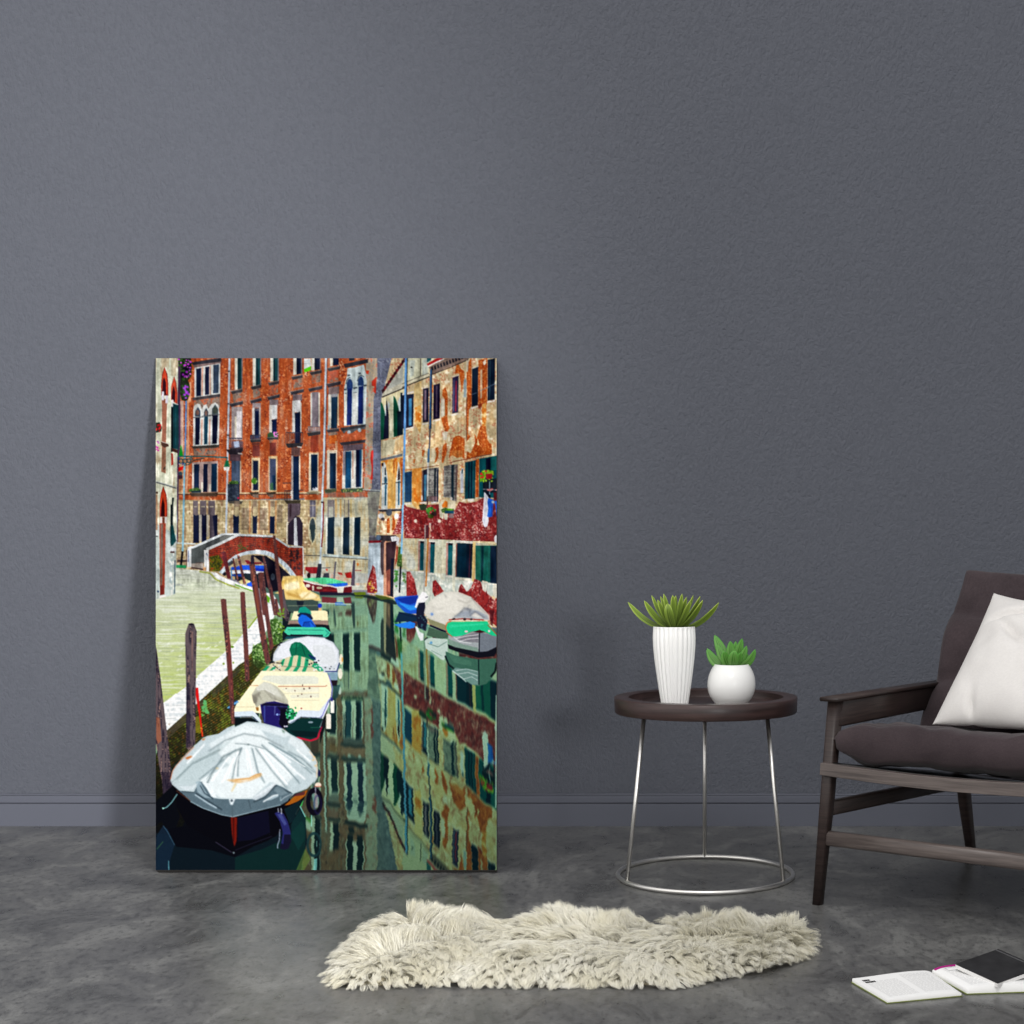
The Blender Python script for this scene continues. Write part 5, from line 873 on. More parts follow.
# ---------------------------------------------------------------- side table
TX, TY = .5285, 3.8706
tb = empty('side_table', (TX, TY, 0)); tag(tb, 'round side table with a dark wooden tray top on three thin steel legs', 'side table')
bm = bmesh.new(); R = .2346
lathe(bm, [(.0, .4045), (R-.008, .4045), (R-.002, .4051), (R, .4075), (R, .4392), (R-.0015, .4410), (R-.004, .4416), (.2000, .4416), (.1978, .4398), (.1973, .4275), (.196, .4233), (.0, .4233)][1:-1], 128)
obj('tray_top', bm, TRAYW, tb, True).data.shade_smooth()
tb.children[0].modifiers.new('w', 'EDGE_SPLIT').split_angle = R_(40)
bm = bmesh.new(); N = 96
sweep(bm, [(.2385*math.cos(2*math.pi*k/N), .2385*math.sin(2*math.pi*k/N), .0062) for k in range(N)], lambda i: circ(.0062, 12), True)
obj('base_ring', bm, STEEL, tb, True)
for a in (90.5, 208.5, -29.5):
    a = R_(a); bm = bmesh.new(); rod(bm, (.238*math.cos(a), .238*math.sin(a), .006), (.1770*math.cos(a), .1770*math.sin(a), .4060), .0055); obj('leg', bm, STEEL, tb, True)

# ---------------------------------------------------------------- potted plants
SOIL = M('dark_soil', .95, (38, 30, 24), spec=.1)
SOIL.bump(SOIL.noise(SOIL.coord(), 160, 3), .8, .004); SOIL = SOIL.m
def leaf_mesh(base, tip, width, bulge, thick, up=Vector((0, 0, 1)), tipw=.12, wpos=.55, n=14, m=8, side=None):
    """fleshy leaf from base to tip: middle line bends by 'bulge' (a vector); rounded section, pointed end"""
    bm = bmesh.new(); lay = bm.loops.layers.color.new('leafv'); rings = []
    base, tip = Vector(base), Vector(tip); d = tip-base
    for i in range(n+1):
        t = i/n; c = base+d*t+bulge*(4*t*(1-t))
        tg = (d+bulge*(4*(1-2*t))).normalized()
        s = side.copy() if side is not None else tg.cross(up)
        if s.length < .05: s = Vector((1, 0, 0))
        s = (s-tg*s.dot(tg)).normalized(); u = s.cross(tg).normalized()
        w = width*.5*((.42+.58*math.sin(min(1, t/wpos)*math.pi/2)) if t < wpos else math.cos(((t-wpos)/(1-wpos))*math.pi/2)**.62)+.0002
        h = thick*.5*(1-.55*t)*(1 if t < .95 else .5)+.0002
        ring = []
        for k in range(m*2):
            a = math.pi*k/m; x = math.cos(a); y = math.sin(a)
            ring.append((bm.verts.new(c+s*(x*w)+u*(y*h*(.75 if y > 0 else 1.25)+abs(x)**2*h*.7)), t, x))
        rings.append(ring)
    vals = {}
    for r in rings:
        for v, t, x in r: vals[v] = (t, (x+1)/2, abs(x))
    K = m*2
    for A, B in zip(rings, rings[1:]):
        for k in range(K): bm.faces.new((A[k][0], A[(k+1) % K][0], B[(k+1) % K][0], B[k][0]))
    bm.faces.new([q_[0] for q_ in rings[0]][::-1]); bm.faces.new([q_[0] for q_ in rings[-1]])
    for f in bm.faces:
        for l in f.loops:
            t, x, e_ = vals[l.vert]; l[lay] = (max(min(1, t*.75+e_*e_*.35), 0), x, 0, 1)
    return bm
def px(x, y, Y): return Vector(spot(x, y, Y))
# tall ribbed vase
VX, VY, VZ = spot(674.8, 703, 3.83)[0], 3.83, .4237
vase = empty('potted_succulent', (VX, VY, VZ)); tag(vase, 'spiky olive green succulent in a tall ribbed white vase on the side table', 'potted plant')
bm = bmesh.new()
rp = [(.030, 0.0), (.037, .0015), (.0385, .01), (.044, .045), (.0495, .085), (.0545, .125), (.0575, .16), (.0580, .182), (.0570, .200), (.0562, .2105), (.0548, .2118), (.0530, .2105), (.0525, .190)]
def flute(r, z, a):
    k = 1 if .004 < z < .2095 and r > .0535 or (.004 < z < .2 and r < .0545) else .15
    if r < .0532 and z > .18: k = 0
    return r*(1-.085*k*(1-abs(math.sin(a*12+.3))**.8))
prof = []
for (r0, z0), (r1, z1) in zip(rp, rp[1:]):
    prof += [(r0+(r1-r0)*j/3, z0+(z1-z0)*j/3) for j in range(3)]
prof.append(rp[-1])
KS = .925
KZ = .833; prof = [(a*KS, b*KZ) for a, b in prof]; _fl = flute
flute = lambda r, z, a: _fl(r/KS, z/KZ, a)*KS
lathe(bm, prof, 432, flute); obj('ribbed_vase', bm, CERAM, vase, True); tag(vase.children[-1], 'white fluted ceramic vase')
bm = bmesh.new(); lathe(bm, [(.0474, .161), (.0470, .1685), (.028, .1695)], 40); obj('soil', bm, SOIL, vase.children[0], True)
OLIVE = mat_leaf('olive_leaf', (34, 58, 6), (106, 134, 34), (186, 204, 92), (170, 190, 90), .15)
org = Vector((VX, VY, VZ))
z1 = lambda x, y, Y: px(600+x/4.655, 580+y/4.655, Y)
L1 = [(130, 103, .02, .014, -.016), (205, 96, -.02, .017, -.010), (240, 72, .03, .013, -.006), (282, 76, .05, .011, 0), (296, 64, .0, .012, 0), (338, 70, -.02, .015, 0), (352, 72, .04, .012, 0), (382, 64, -.005, .013, 0), (402, 80, .03, .016, .001), (434, 72, .05, .010, .003), (466, 76, .0, .016, .008), (478, 94, -.025, .017, .010), (553, 105, -.005, .014, .016), (268, 92, -.035, .014, -.005), (420, 96, -.04, .014, .005)]
for (x, y, dy, w_, b) in L1:
    t = z1(x, y, VY+dy)-org; bs = Vector((t.x*.16, dy*.35, .1725))
    bl_ = Vector((b*.15, 0, -abs(t.x)*.115))
    obj('leaf', leaf_mesh(bs, t, w_*1.09, bl_, .0055, side=Vector((max(.12, .75-abs(t.x)*5), 0, -t.x*7))+Vector((0, random.Random(x).uniform(.35, .75), 0)), wpos=.62), OLIVE, vase, True)
t = z1(316, 110, VY-.052)-org; obj('leaf', leaf_mesh((.000, -.027, .1715), t, .0217, Vector((-.004, -.010, .004)), .010, side=Vector((1, 0, 0)), wpos=.5), OLIVE, vase, True)
# round pot
QX, QY, QZ = spot(731.2, 703, 3.82)[0], 3.82, .4237
pot = empty('potted_succulent', (QX, QY, QZ)); tag(pot, 'small bright green succulent in a round white pot on the side table', 'potted plant')
bm = bmesh.new()
pp = [(.028, 0), (.040, .0008), (.0455, .006)]
for k in range(1, 17):
    a = R_(-52+k*(52+46)/16.); pp.append((.0655*math.cos(a)**(.92 if a < 0 else .96), .0570+(.0655 if a < 0 else .0755)*math.sin(a)))
pp = [q_ for q_ in pp if q_[1] < .1115]
pp += [(.0445, .1128), (.0430, .1125), (.0422, .110), (.0445, .099)]
lathe(bm, [(a*KS, b*KZ) for a, b in pp], 96); obj('round_pot', bm, CERAM, pot, True); tag(pot.children[-1], 'smooth round white ceramic pot')
bm = bmesh.new(); lathe(bm, [(.0405, .0775), (.0398, .0860), (.018, .0870)], 40); obj('soil', bm, SOIL, pot.children[0], True)
GRN = mat_leaf('green_leaf', (50, 100, 28), (62, 138, 32), (26, 138, 8), (166, 204, 124), .14)
org2 = Vector((QX, QY, QZ))
L2 = [(532, 256, .03, .026, .004), (498, 318, .005, .022, -.004), (545, 300, .02, .022, 0), (606, 284, .01, .024, 0), (661, 272, .035, .023, 0), (682, 306, .02, .019, .002), (722, 322, .0, .018, .006), (632, 285, .045, .016, 0), (575, 330, -.015, .024, -.002), (655, 335, -.01, .018, .002), (690, 345, .03, .016, 0)]
for (x, y, dy, w_, b) in L2:
    t = z1(x, y, QY+dy)-org2; bs = Vector((t.x*.25, dy*.4, .0865))
    obj('leaf', leaf_mesh(bs, t, w_*1.04, Vector((b, 0, -abs(t.x)*.12)), .008, side=Vector((1, random.Random(x).uniform(.1, .5), t.x*-12)), wpos=.5), GRN, pot, True)
t = z1(627, 328, QY-.044)-org2; obj('leaf', leaf_mesh((.001, -.026, .0860), t, .0262, Vector((0, -.006, .002)), .011, side=Vector((1, 0, 0)), wpos=.5), GRN, pot, True)

# ---------------------------------------------------------------- lounge chair
CA = R_(-35.0)
ch = empty('lounge_chair', (.8245, 3.5295, 0), CA); tag(ch, 'low dark wood lounge chair with brown linen seat and back cushions, cut off at right', 'armchair')
W = .62
def board(bm, a, b, wa, ha, wb=None, hb=None, r=.006):
    wb = wb or wa; hb = hb or ha
    def rr(w_, h_):
        q_ = []; r_ = min(r, w_*.4, h_*.4)
        for cx, cy, a0 in ((w_/2-r_, h_/2-r_, 0), (-w_/2+r_, h_/2-r_, 90), (-w_/2+r_, -h_/2+r_, 180), (w_/2-r_, -h_/2+r_, 270)):
            for k in range(4): an = R_(a0+k*30); q_.append((cx+r_*math.cos(an), cy+r_*math.sin(an)))
        return q_
    A_ = rr(wa, ha); B_ = rr(wb, hb)
    sweep(bm, [a, b], lambda i: A_ if i == 0 else B_)
for s, x in ((1, 0.0), (-1, W)):
    # front leg: tapers to the foot, leans slightly in and back
    bm = bmesh.new()
    P = [(-.012*s, -.008, 0), (-.002*s, -.003, .23), (.006*s, .003, .4635)]
    sec = [(.024, .026), (.030, .033), (.031, .036)]
    sweep(bm, [(x+p[0], p[1], p[2]) for p in P], lambda i: [(q_[0]*sec[i][0], q_[1]*sec[i][1]) for q_ in [(.5*math.copysign(abs(math.cos(t_))**.55, math.cos(t_)), .5*math.copysign(abs(math.sin(t_))**.55, math.sin(t_))) for t_ in [2*math.pi*k/20 for k in range(20)]]], up=Vector((0, 1, 0)))
    obj('leg', bm, WOOD, ch, True)
    bm = bmesh.new()
    P = [(x+.044*s, .768, 0), (x+.042*s, .690, .16), (x+.032*s, .655, .28), (x+.002*s, .590, .445)]
    sec2 = [(.024, .026), (.030, .038), (.032, .046), (.026, .030)]
    sweep(bm, P, lambda i: [(q_[0]*sec2[i][0], q_[1]*sec2[i][1]) for q_ in [(.5*math.copysign(abs(math.cos(t_))**.55, math.cos(t_)), .5*math.copysign(abs(math.sin(t_))**.55, math.sin(t_))) for t_ in [2*math.pi*k/20 for k in range(20)]]], up=Vector((0, 1, 0)))
    obj('leg', bm, WOOD, ch, True)
    # armrest: a board on edge with a flat wider top
    bm = bmesh.new()
    board(bm, (x+.008*s, .0, .4345), (x+.004*s, .590, .4335), .025, .058, .023, .054)
    board(bm, (x+.004*s, -.026, .4655), (x+.0*s, .600, .4635), .050, .009, .040, .009, .004)
    obj('armrest', bm, WOOD, ch, True)
    bm = bmesh.new(); board(bm, (x, .0, .2255), (x+.032*s, .68, .2135), .020, .035); obj('side_rail', bm, WOOD, ch, True)
bm = bmesh.new(); pts_ = []
for i in range(25):
    t = i/24.; pts_.append((-.008+(W+.016)*t, -.020-.010*math.sin(math.pi*t), .3165-.007*math.sin(math.pi*t)))
sweep(bm, pts_, lambda i: [(-.010, -.0135), (.010, -.0135), (.011, -.0125), (.011, .0125), (.010, .0135), (-.010, .0135), (-.011, .0125), (-.011, -.0125)])
obj('front_rail', bm, LITWOOD, ch); tag(ch.children[-1], 'wooden front rail of the seat, light on it put into the colour')
bm = bmesh.new(); board(bm, (.004, -.004, .1585), (W-.004, -.004, .1585), .023, .035, r=.012); obj('stretcher', bm, LITWOOD, ch, True); tag(ch.children[-1], 'wooden stretcher between the front legs, light on it put into the colour')
bm = bmesh.new(); board(bm, (.040, .675, .216), (W-.040, .675, .216), .022, .036); obj('rear_rail', bm, WOOD, ch, True)
bm = bmesh.new()
for i in range(24): pass
V = []
for j in range(9):
    v_ = -.018+.67*j/8
    V.append([bm.verts.new((.018+(W-.036)*i/16., v_, .3315-.008*math.sin(math.pi*i/16.)-.093*(j/8.)+k_)) for k_ in (0,) for i in range(17)])
for A_, B_ in zip(V, V[1:]):
    for i in range(16): bm.faces.new((A_[i], A_[i+1], B_[i+1], B_[i]))
sl = obj('seat_sling', bm, BLACK, ch, True); sl.modifiers.new('solid', 'SOLIDIFY').thickness = .005; tag(sl, 'black leather sling under the seat cushion')
def cushion(sx, sy, th, p=7, e=.42, n=44, m=44, wr=.006, seed=0, fold=None, pinch=0):
    """puffy closed cushion, sx by sy, thickness th; edges meet in a seam"""
    bm = bmesh.new(); G = []
    for side in (1, -1):
        rows = []
        for j in range(m+1):
            row = []
            for i in range(n+1):
                s = -math.cos(math.pi*i/n); t = -math.cos(math.pi*j/m)
                s = .5*s+.5*(2*i/n-1); t = .5*t+.5*(2*j/m-1)
                h = max(0, (1-abs(s)**p)*(1-abs(t)**p))**e
                px_ = s*sx/2*(1-pinch*(1-t*t)*abs(s)**3); py_ = t*sy/2*(1-pinch*(1-s*s)*abs(t)**3)
                nz = mnoise.fractal(Vector((px_*6+seed, py_*6, side*3.1+seed)), 1, 2, 3)*wr*2+mnoise.noise(Vector((px_*22, py_*22, seed+side)))*wr*.6
                z = side*(th/2*h)+nz*min(1, h*1.5)
                if fold: z += side*fold(s, t)*min(1, h*1.2)
                row.append((px_, py_, z, i in (0, n) or j in (0, m)))
            rows.append(row)
        G.append(rows)
    top = [[bm.verts.new(c[:3]) for c in r] for r in G[0]]
    bot = [[top[j][i] if G[1][j][i][3] else bm.verts.new(G[1][j][i][:3]) for i in range(n+1)] for j in range(m+1)]
    for g, fl_ in ((top, 0), (bot, 1)):
        for j in range(m):
            for i in range(n):
                f = (g[j][i], g[j][i+1], g[j+1][i+1], g[j+1][i])
                bm.faces.new(f[::-1] if fl_ else f)
    return bm
sc_ = cushion(.615, .565, .087, 12, .27, seed=3.3, wr=.007)
for v in sc_.verts:
    if v.co.x < -.2: 
        k = (-.2-v.co.x)/.13; v.co.z = v.co.z*(1-.12*k*k)+.004*k*k+.004*math.sin(v.co.y*40+v.co.x*30)*k
    cr = math.exp(-((v.co.y+.20-(v.co.x+.30)*.9)/.018)**2)*math.exp(-((v.co.x+.22)/.07)**2)+.7*math.exp(-((v.co.y+.27-(v.co.x+.30)*.35)/.012)**2)*math.exp(-((v.co.x+.20)/.08)**2); v.co.z *= 1-.28*cr
o = obj('seat_cushion', sc_, CUSH, ch, True); o.location = (W/2+.014, .262, .3425); o.rotation_euler = (R_(-8.0), 0, 0); tag(o, 'thick brown linen seat cushion')
def bf(s, t): return -.018*math.exp(-((t+.25)/.06)**2)-.010*math.exp(-((t-.35+.15*s)/.05)**2)+.008*math.sin(t*7)
bc = cushion(.640, .445, .085, 10, .36, seed=8.1, wr=.006, fold=bf)
for v in bc.verts:
    if v.co.y > .08: k = (v.co.y-.08)/.14; v.co.y -= .022*(1-(v.co.x/.33)**2)*k
    v.co.x *= 1+.012*math.sin(v.co.y*24)
o = obj('back_cushion', bc, CUSH, ch, True); o.location = (W/2+.010, .552, .518); o.rotation_euler = (R_(63), 0, 0); tag(o, 'brown linen back cushion with soft creases')
bm = bmesh.new()
for x in (.06, W-.06): board(bm, (x, .560, .30), (x, .722, .660), .024, .022)
board(bm, (.05, .720, .650), (W-.05, .720, .650), .020, .034); board(bm, (0.02, .640, .440), (W-.02, .640, .440), .022, .036)
obj('back_frame', bm, WOOD, ch, True)
# throw pillow
def pf_(s, t): return -.020*math.exp(-((t-.60-.25*s)/.05)**2)*math.exp(-((s+.45)/.35)**2)-.022*math.exp(-((t-.12+.8*(s+.35))/.06)**2)*math.exp(-((s+.35)/.22)**2)-.026*math.exp(-((s+.50+.25*(t+1))/.04)**2)*math.exp(-((t+.86)/.16)**2)+.003*math.sin(s*9+t*3)
pb = cushion(.415, .395, .140, 2.8, .60, 60, 60, .004, 5.5, pf_, .055)
for v in pb.verts:
    if v.co.y > 0: v.co.y -= .048*(v.co.y/.1975)**2*max(0, 1-abs(v.co.x/.2075)**1.25)
pil = obj('throw_pillow', pb, PILW, None, True)
tag(pil, 'plump white square throw pillow propped against the chair back', 'pillow')
Mc = Matrix.Translation((.8245, 3.5295, 0)) @ Matrix.Rotation(CA, 4, 'Z')
pil.matrix_world = Mc @ Matrix.Translation((.338, .407, .533)) @ Matrix.Rotation(R_(44), 4, 'X') @ Matrix.Rotation(R_(0), 4, 'Z')

# ---------------------------------------------------------------- sheepskin rug
def gnd(x, y, z=0): return at_height(x, y, z)[:2]
edge_px = [(326, 984), (345, 990), (380, 989), (425, 986), (470, 986), (520, 988), (570, 988), (625, 987), (655, 989), (690, 987), (725, 978), (772, 973), (806, 962), (821, 950), (820, 943), (796, 937), (745, 936), (705, 934), (665, 930), (640, 938), (600, 934), (575, 926), (520, 926), (490, 933), (450, 930), (420, 926), (385, 930), (358, 938), (345, 950), (336, 966), (324, 976)]
outline = np.array([gnd(*p) for p in edge_px])
def smooth_loop(P, it=2):
    for _ in range(it):
        Q = np.roll(P, -1, 0); P = np.stack([P*.75+Q*.25, P*.25+Q*.75], 1).reshape(-1, 2)
    return P
OL = smooth_loop(outline, 2); OL = OL+(lambda D_: D_)(0)
_t = np.roll(OL, -1, 0)-np.roll(OL, 1, 0); _n = np.stack([-_t[:, 1], _t[:, 0]], 1); _n /= np.linalg.norm(_n, axis=1)[:, None]
if ((OL.mean(0)-OL)*_n).sum() < 0: _n = -_n
OL = OL+_n*np.array([.026, .016])
def inside(X, Y, P):
    m = np.zeros(X.shape, bool); n = len(P)
    for i in range(n):
        ax, ay = P[i]; bx, by = P[(i+1) % n]
        if ay == by: continue
        c = (ay > Y) != (by > Y); m ^= c & (X < (bx-ax)*(Y-ay)/(by-ay)+ax)
    return m
def edist(X, Y, P):
    d = np.full(X.shape, 9.0); D = np.zeros(X.shape+(2,)); n = len(P)
    for i in range(n):
        a = P[i]; b = P[(i+1) % n]; ab = b-a; L2_ = (ab**2).sum()+1e-12
        t = np.clip(((X-a[0])*ab[0]+(Y-a[1])*ab[1])/L2_, 0, 1)
        qx, qy = a[0]+t*ab[0], a[1]+t*ab[1]; dd = np.hypot(X-qx, Y-qy); w_ = dd < d
        d = np.where(w_, dd, d); D[..., 0] = np.where(w_, qx-X, D[..., 0]); D[..., 1] = np.where(w_, qy-Y, D[..., 1])
    return d, D
rc = OL.mean(0)
rug = empty('sheepskin_rug', (float(rc[0]), float(rc[1]), 0)); tag(rug, 'shaggy cream sheepskin rug lying on the concrete floor', 'rug')
def hgt(d): return .004+.030*(1-np.exp(-d/.06))
bm = bmesh.new(); rings = []
n = len(OL)
for k, f in enumerate([.965, .95, .92, .86, .77, .62, .42, .2]):
    P = rc+(OL-rc)*f; d, _ = edist(P[:, 0], P[:, 1], OL)
    z = hgt(d) if k else d*0+.003
    rings.append([bm.verts.new((P[i, 0]-rc[0], P[i, 1]-rc[1], z[i])) for i in range(n)])
b0 = [bm.verts.new((v.co.x, v.co.y, 0)) for v in rings[0]]
for i in range(n): bm.faces.new((b0[i], b0[(i+1) % n], rings[0][(i+1) % n], rings[0][i]))
for A_, B_ in zip(rings, rings[1:]):
    for i in range(n): bm.faces.new((A_[i], A_[(i+1) % n], B_[(i+1) % n], B_[i]))
bm.faces.new(rings[-1]); bm.faces.new(b0[::-1])
WOOL = M('cream_wool', .75, (232, 229, 212), spec=.15, Sheen_Weight=.15)
WT = WOOL.node('ShaderNodeBsdfTranslucent'); WT.inputs['Color'].default_value = (.95, .93, .85, 1); WM = WOOL.node('ShaderNodeMixShader'); WM.inputs[0].default_value = .38
WO = WOOL.nt.nodes['Material Output']; WOOL.link(WOOL.b.outputs[0], WM.inputs[1]); WOOL.link(WT.outputs[0], WM.inputs[2]); WOOL.link(WM.outputs[0], WO.inputs['Surface'])
WOOL.link(WOOL.ramp(WOOL.noise(WOOL.coord(), 14, 3), [(.35, (238, 234, 216)), (.65, (248, 246, 236))]), WOOL.b.inputs['Base Color'])
obj('pelt', bm, M('hide', .9, (190, 182, 158), spec=.1).m, rug, True)
RS = np.random.RandomState(11)
x0, y0 = OL.min(0); x1, y1 = OL.max(0)
CN = 9000
cx = RS.uniform(x0, x1, CN*2); cy = RS.uniform(y0, y1, CN*2); ins = inside(cx, cy, OL); cx, cy = cx[ins][:4200], cy[ins][:4200]
cd, cD = edist(cx, cy, OL); nC = len(cx)
out = cD/np.maximum(cd, 1e-4)[:, None]
def sn(x, y, f, s): return np.array([mnoise.noise(Vector((a*f+s, b*f-s, s*1.7))) for a, b in zip(x, y)])
na, nb = sn(cx, cy, 7, 1.3), sn(cx, cy, 7, 9.1); nc_, nd_ = sn(cx, cy, 2.2, 4.4), sn(cx, cy, 16, 2.2)
wout = np.exp(-cd/.07)[:, None]
flow = out*(.25+.75*wout)+np.stack([-.25+1.1*na, -.25+1.0*nb], 1)*(1-.45*wout)
flow += np.stack([nc_*.6, -.25+0*nc_], 1)
upz = 1.0-.62*wout[:, 0]+.35*nd_
SP = 42
tot = nC*SP
ci = np.repeat(np.arange(nC), SP)
rad_ = .0138
ang = RS.uniform(0, 2*np.pi, tot); rr_ = rad_*np.sqrt(RS.uniform(0, 1, tot))
rx, ry = cx[ci]+rr_*np.cos(ang), cy[ci]+rr_*np.sin(ang)
ok = inside(rx, ry, OL); ci, rx, ry, ang, rr_ = ci[ok], rx[ok], ry[ok], ang[ok], rr_[ok]; tot = len(ci)
rd = np.interp(np.arange(tot), np.arange(tot), cd[ci])
rz = .004+.030*(1-np.exp(-rd/.06))*.8
Ln = (.056+.016*RS.uniform(-1, 1, nC))[ci]*(.85+.3*RS.uniform(0, 1, tot))*(1-.32*np.exp(-rd/.02))
fl_ = flow[ci]+RS.normal(0, .10, (tot, 2)); uz = np.clip(upz[ci]+RS.normal(0, .06, tot), .12, 2)
D0 = np.concatenate([fl_*.55, uz[:, None]], 1); D0 /= np.linalg.norm(D0, axis=1)[:, None]
K = 6
Pn = np.zeros((tot, K, 3)); P = np.stack([rx, ry, rz], 1); d_ = D0.copy()
cen = np.stack([cx[ci], cy[ci]], 1)
curl = (RS.uniform(-1, 1, nC)[ci])
for k in range(K):
    Pn[:, k] = P
    d_ = d_+np.array([0, 0, -1.0])*(.13+.05*k)+np.concatenate([fl_*.16, np.zeros((tot, 1))], 1)
    sd = np.stack([-d_[:, 1], d_[:, 0]], 1)*curl[:, None]*.22
    d_[:, :2] += sd
    d_ /= np.linalg.norm(d_, axis=1)[:, None]
    P = P+d_*(Ln/(K-1))[:, None]
tip_c = np.zeros((nC, K, 3)); cnt = np.bincount(ci, minlength=nC)
for k in range(K):
    for a in range(3): tip_c[:, k, a] = np.bincount(ci, Pn[:, k, a], nC)/np.maximum(cnt, 1)
for k in range(K):
    t = (k/(K-1))**1.15*.71
    Pn[:, k] = Pn[:, k]*(1-t)+tip_c[ci, k]*t
Pn[..., 2] = np.maximum(Pn[..., 2], .0015+.002*RS.uniform(0, 1, (tot, 1)))
Pn += RS.normal(0, .0006, Pn.shape)
Pn[..., 2] = np.maximum(Pn[..., 2], .001)
wd = np.array([1, 1.1, 1.05, .9, .65, .12])*.00062
sa = RS.uniform(0, 2*np.pi, tot); sv = np.stack([np.cos(sa), np.sin(sa), .3*np.sin(sa*3)], 1)
VV = np.zeros((tot, K, 2, 3)); VV[:, :, 0] = Pn-sv[:, None]*wd[None, :, None]; VV[:, :, 1] = Pn+sv[:, None]*wd[None, :, None]
VV[..., 0] -= rc[0]; VV[..., 1] -= rc[1]
base_i = (np.arange(tot)*K*2)[:, None]; kk = np.arange(K-1)[None, :]*2
Q = np.stack([base_i+kk, base_i+kk+1, base_i+kk+3, base_i+kk+2], -1).reshape(-1, 4).astype(np.int32)
me = bpy.data.meshes.new('wool_pile'); me.vertices.add(tot*K*2); me.vertices.foreach_set('co', VV.reshape(-1).astype(np.float32))
me.loops.add(Q.size); me.loops.foreach_set('vertex_index', Q.reshape(-1)); me.polygons.add(len(Q)); me.polygons.foreach_set('loop_start', np.arange(0, Q.size, 4, dtype=np.int32))
me.update(calc_edges=True); me.shade_smooth(); me.materials.append(WOOL.m)
wp = bpy.data.objects.new('wool_pile', me); COL.objects.link(wp); wp.parent = rug; tag(wp, 'long cream wool pile', None, None, 'stuff')

# ---------------------------------------------------------------- open book and notebook
PAPER = M('paper', .8, (232, 231, 229), spec=.15).m
COVER = M('olive_cover', .6, (120, 130, 66), spec=.3).m
BK = empty('open_book', (.84, 2.80, 0)); tag(BK, 'open book with small grey print lying on the concrete floor', 'book')
P1, P2 = Vector((0.8276, 2.8111)), Vector((0.8830, 2.6631)); P3, P4 = Vector((1.0370, 2.7128)), Vector((0.9994, 2.8695))
Q3, Q4 = Vector((1.0504, 2.7267)), Vector((1.0012, 2.8715)); Q2, Q1 = Vector((1.2603, 2.7506)), Vector((1.2012, 2.9061))
o0 = Vector((BK.location.x, BK.location.y))
def page(side, seed):
    e0, e1, s0, s1 = (P1, P2, P4, P3) if side < 0 else (Q1, Q2, Q4, Q3)   # edge back/front, spine back/front
    n, m = 150, 120; img = np.ones((m, n, 3))*.88; r = np.random.RandomState(seed)
    img *= np.array([1, .998, .99])
    cols = [(.07, .46), (.54, .90)]
    for c0, c1 in cols:
        top = .10 if side > 0 or c0 > .3 else .24
        y = top
        while y < .92:
            j = int(y*m); x = c0
            while x < c1:
                w_ = r.uniform(.02, .07); img[j, int(x*n):int(min(c1, x+w_)*n)] *= .62; x += w_+.012
            y += .025
    if side > 0: img[14:30, 20:24] = .8; img[12:14, 14:46] *= .6; img[27:29, 14:46] *= .6; img[12:29, 14:15] *= .6; img[12:29, 45:46] *= .6; img[15:26, 16:44] = .88
    bm = bmesh.new(); lay = bm.verts.layers.float_color.new('ink'); G = []
    for j in range(m):
        row = []
        for i in range(n):
            u = i/(n-1); v = j/(m-1)      # u: outer edge -> spine, v: back -> front
            p = (e0*(1-u)+s0*u)*(1-v)+(e1*(1-u)+s1*u)*v-o0
            z = .0095+(.003 if side < 0 else .0068)*math.sin(math.pi*min(1, u**1.6))-.004*max(0, (u-.9)/.1)**2+(.001 if side < 0 else .003)*u
            if side > 0: z += .002
            vt = bm.verts.new((p.x, p.y, z)); uu = i if side < 0 else n-1-i; c = img[j, uu]; vt[lay] = (c[0], c[1], c[2], 1); row.append(vt)
        G.append(row)
    for j in range(m-1):
        for i in range(n-1): bm.faces.new((G[j][i], G[j][i+1], G[j+1][i+1], G[j+1][i]))
    # page block sides
    def skirt(vs):
        lo = [bm.verts.new((v.co.x, v.co.y, .002)) for v in vs]
        for l in lo: l[lay] = (.88, .88, .86, 1)
        for a, b, c, d in zip(vs, vs[1:], lo[1:], lo): bm.faces.new((a, b, c, d))
    skirt(G[-1]); skirt([g[0] for g in G]); skirt(G[0]); skirt([g[-1] for g in G])
    mt = mat_attr('printed_page', 'ink', .8, .15).m
    o = obj('page_block', bm, mt, BK, True); o.data.shade_flat() if False else None
    return o
left_page, right_page = page(-1, 3), page(1, 5)
def flat(name, quad, z0, z1, mat, parent, org, bev=0):
    bm = bmesh.new(); hexa(bm, [(p.x-org.x, p.y-org.y, z0) for p in quad]+[(p.x-org.x, p.y-org.y, z1) for p in quad]); return obj(name, bm, mat, parent, bevel=bev)
def grow(q4, g):
    c = sum(q4, Vector((0, 0)))/4; return [c+(p-c)*(1+g) for p in q4]
flat('cover', grow([P1, P2, P3, P4], .02), .0004, .0022, COVER, BK, o0); flat('cover', grow([Q4, Q3, Q2, Q1], .02), .0004, .0022, COVER, BK, o0)
# heading marks near the outer corner, pink strip along the head of the right page
INK = M('black_ink', .7, (14, 14, 16), spec=.2).m
bm = bmesh.new()
def on_left(u, v): return (P1*(1-u)+P4*u)*(1-v)+(P2*(1-u)+P3*u)*v-o0
for (v0, v1, u0, u1) in ((.13, .19, .06, .15), (.215, .275, .06, .19)):
    k = 5
    for a in range(k):
        ua = u0+(u1-u0)*a/k; ub = ua+(u1-u0)/k*.82
        c = [on_left(ua, v0), on_left(ub, v0), on_left(ub, v1), on_left(ua, v1)]
        z = .0095+.003*math.sin(math.pi*min(1, ((ua+ub)/2)**1.6))+.001*ua+.0006
        vs = [bm.verts.new((q_.x, q_.y, z+.0001)) for q_ in c]; bm.faces.new(vs)
tag(obj('heading', bm, INK, left_page), 'short bold black heading')
bm = bmesh.new(); PK = M('magenta_ink', .6, (176, 20, 128), spec=.2).m; top_, bot_ = [], []
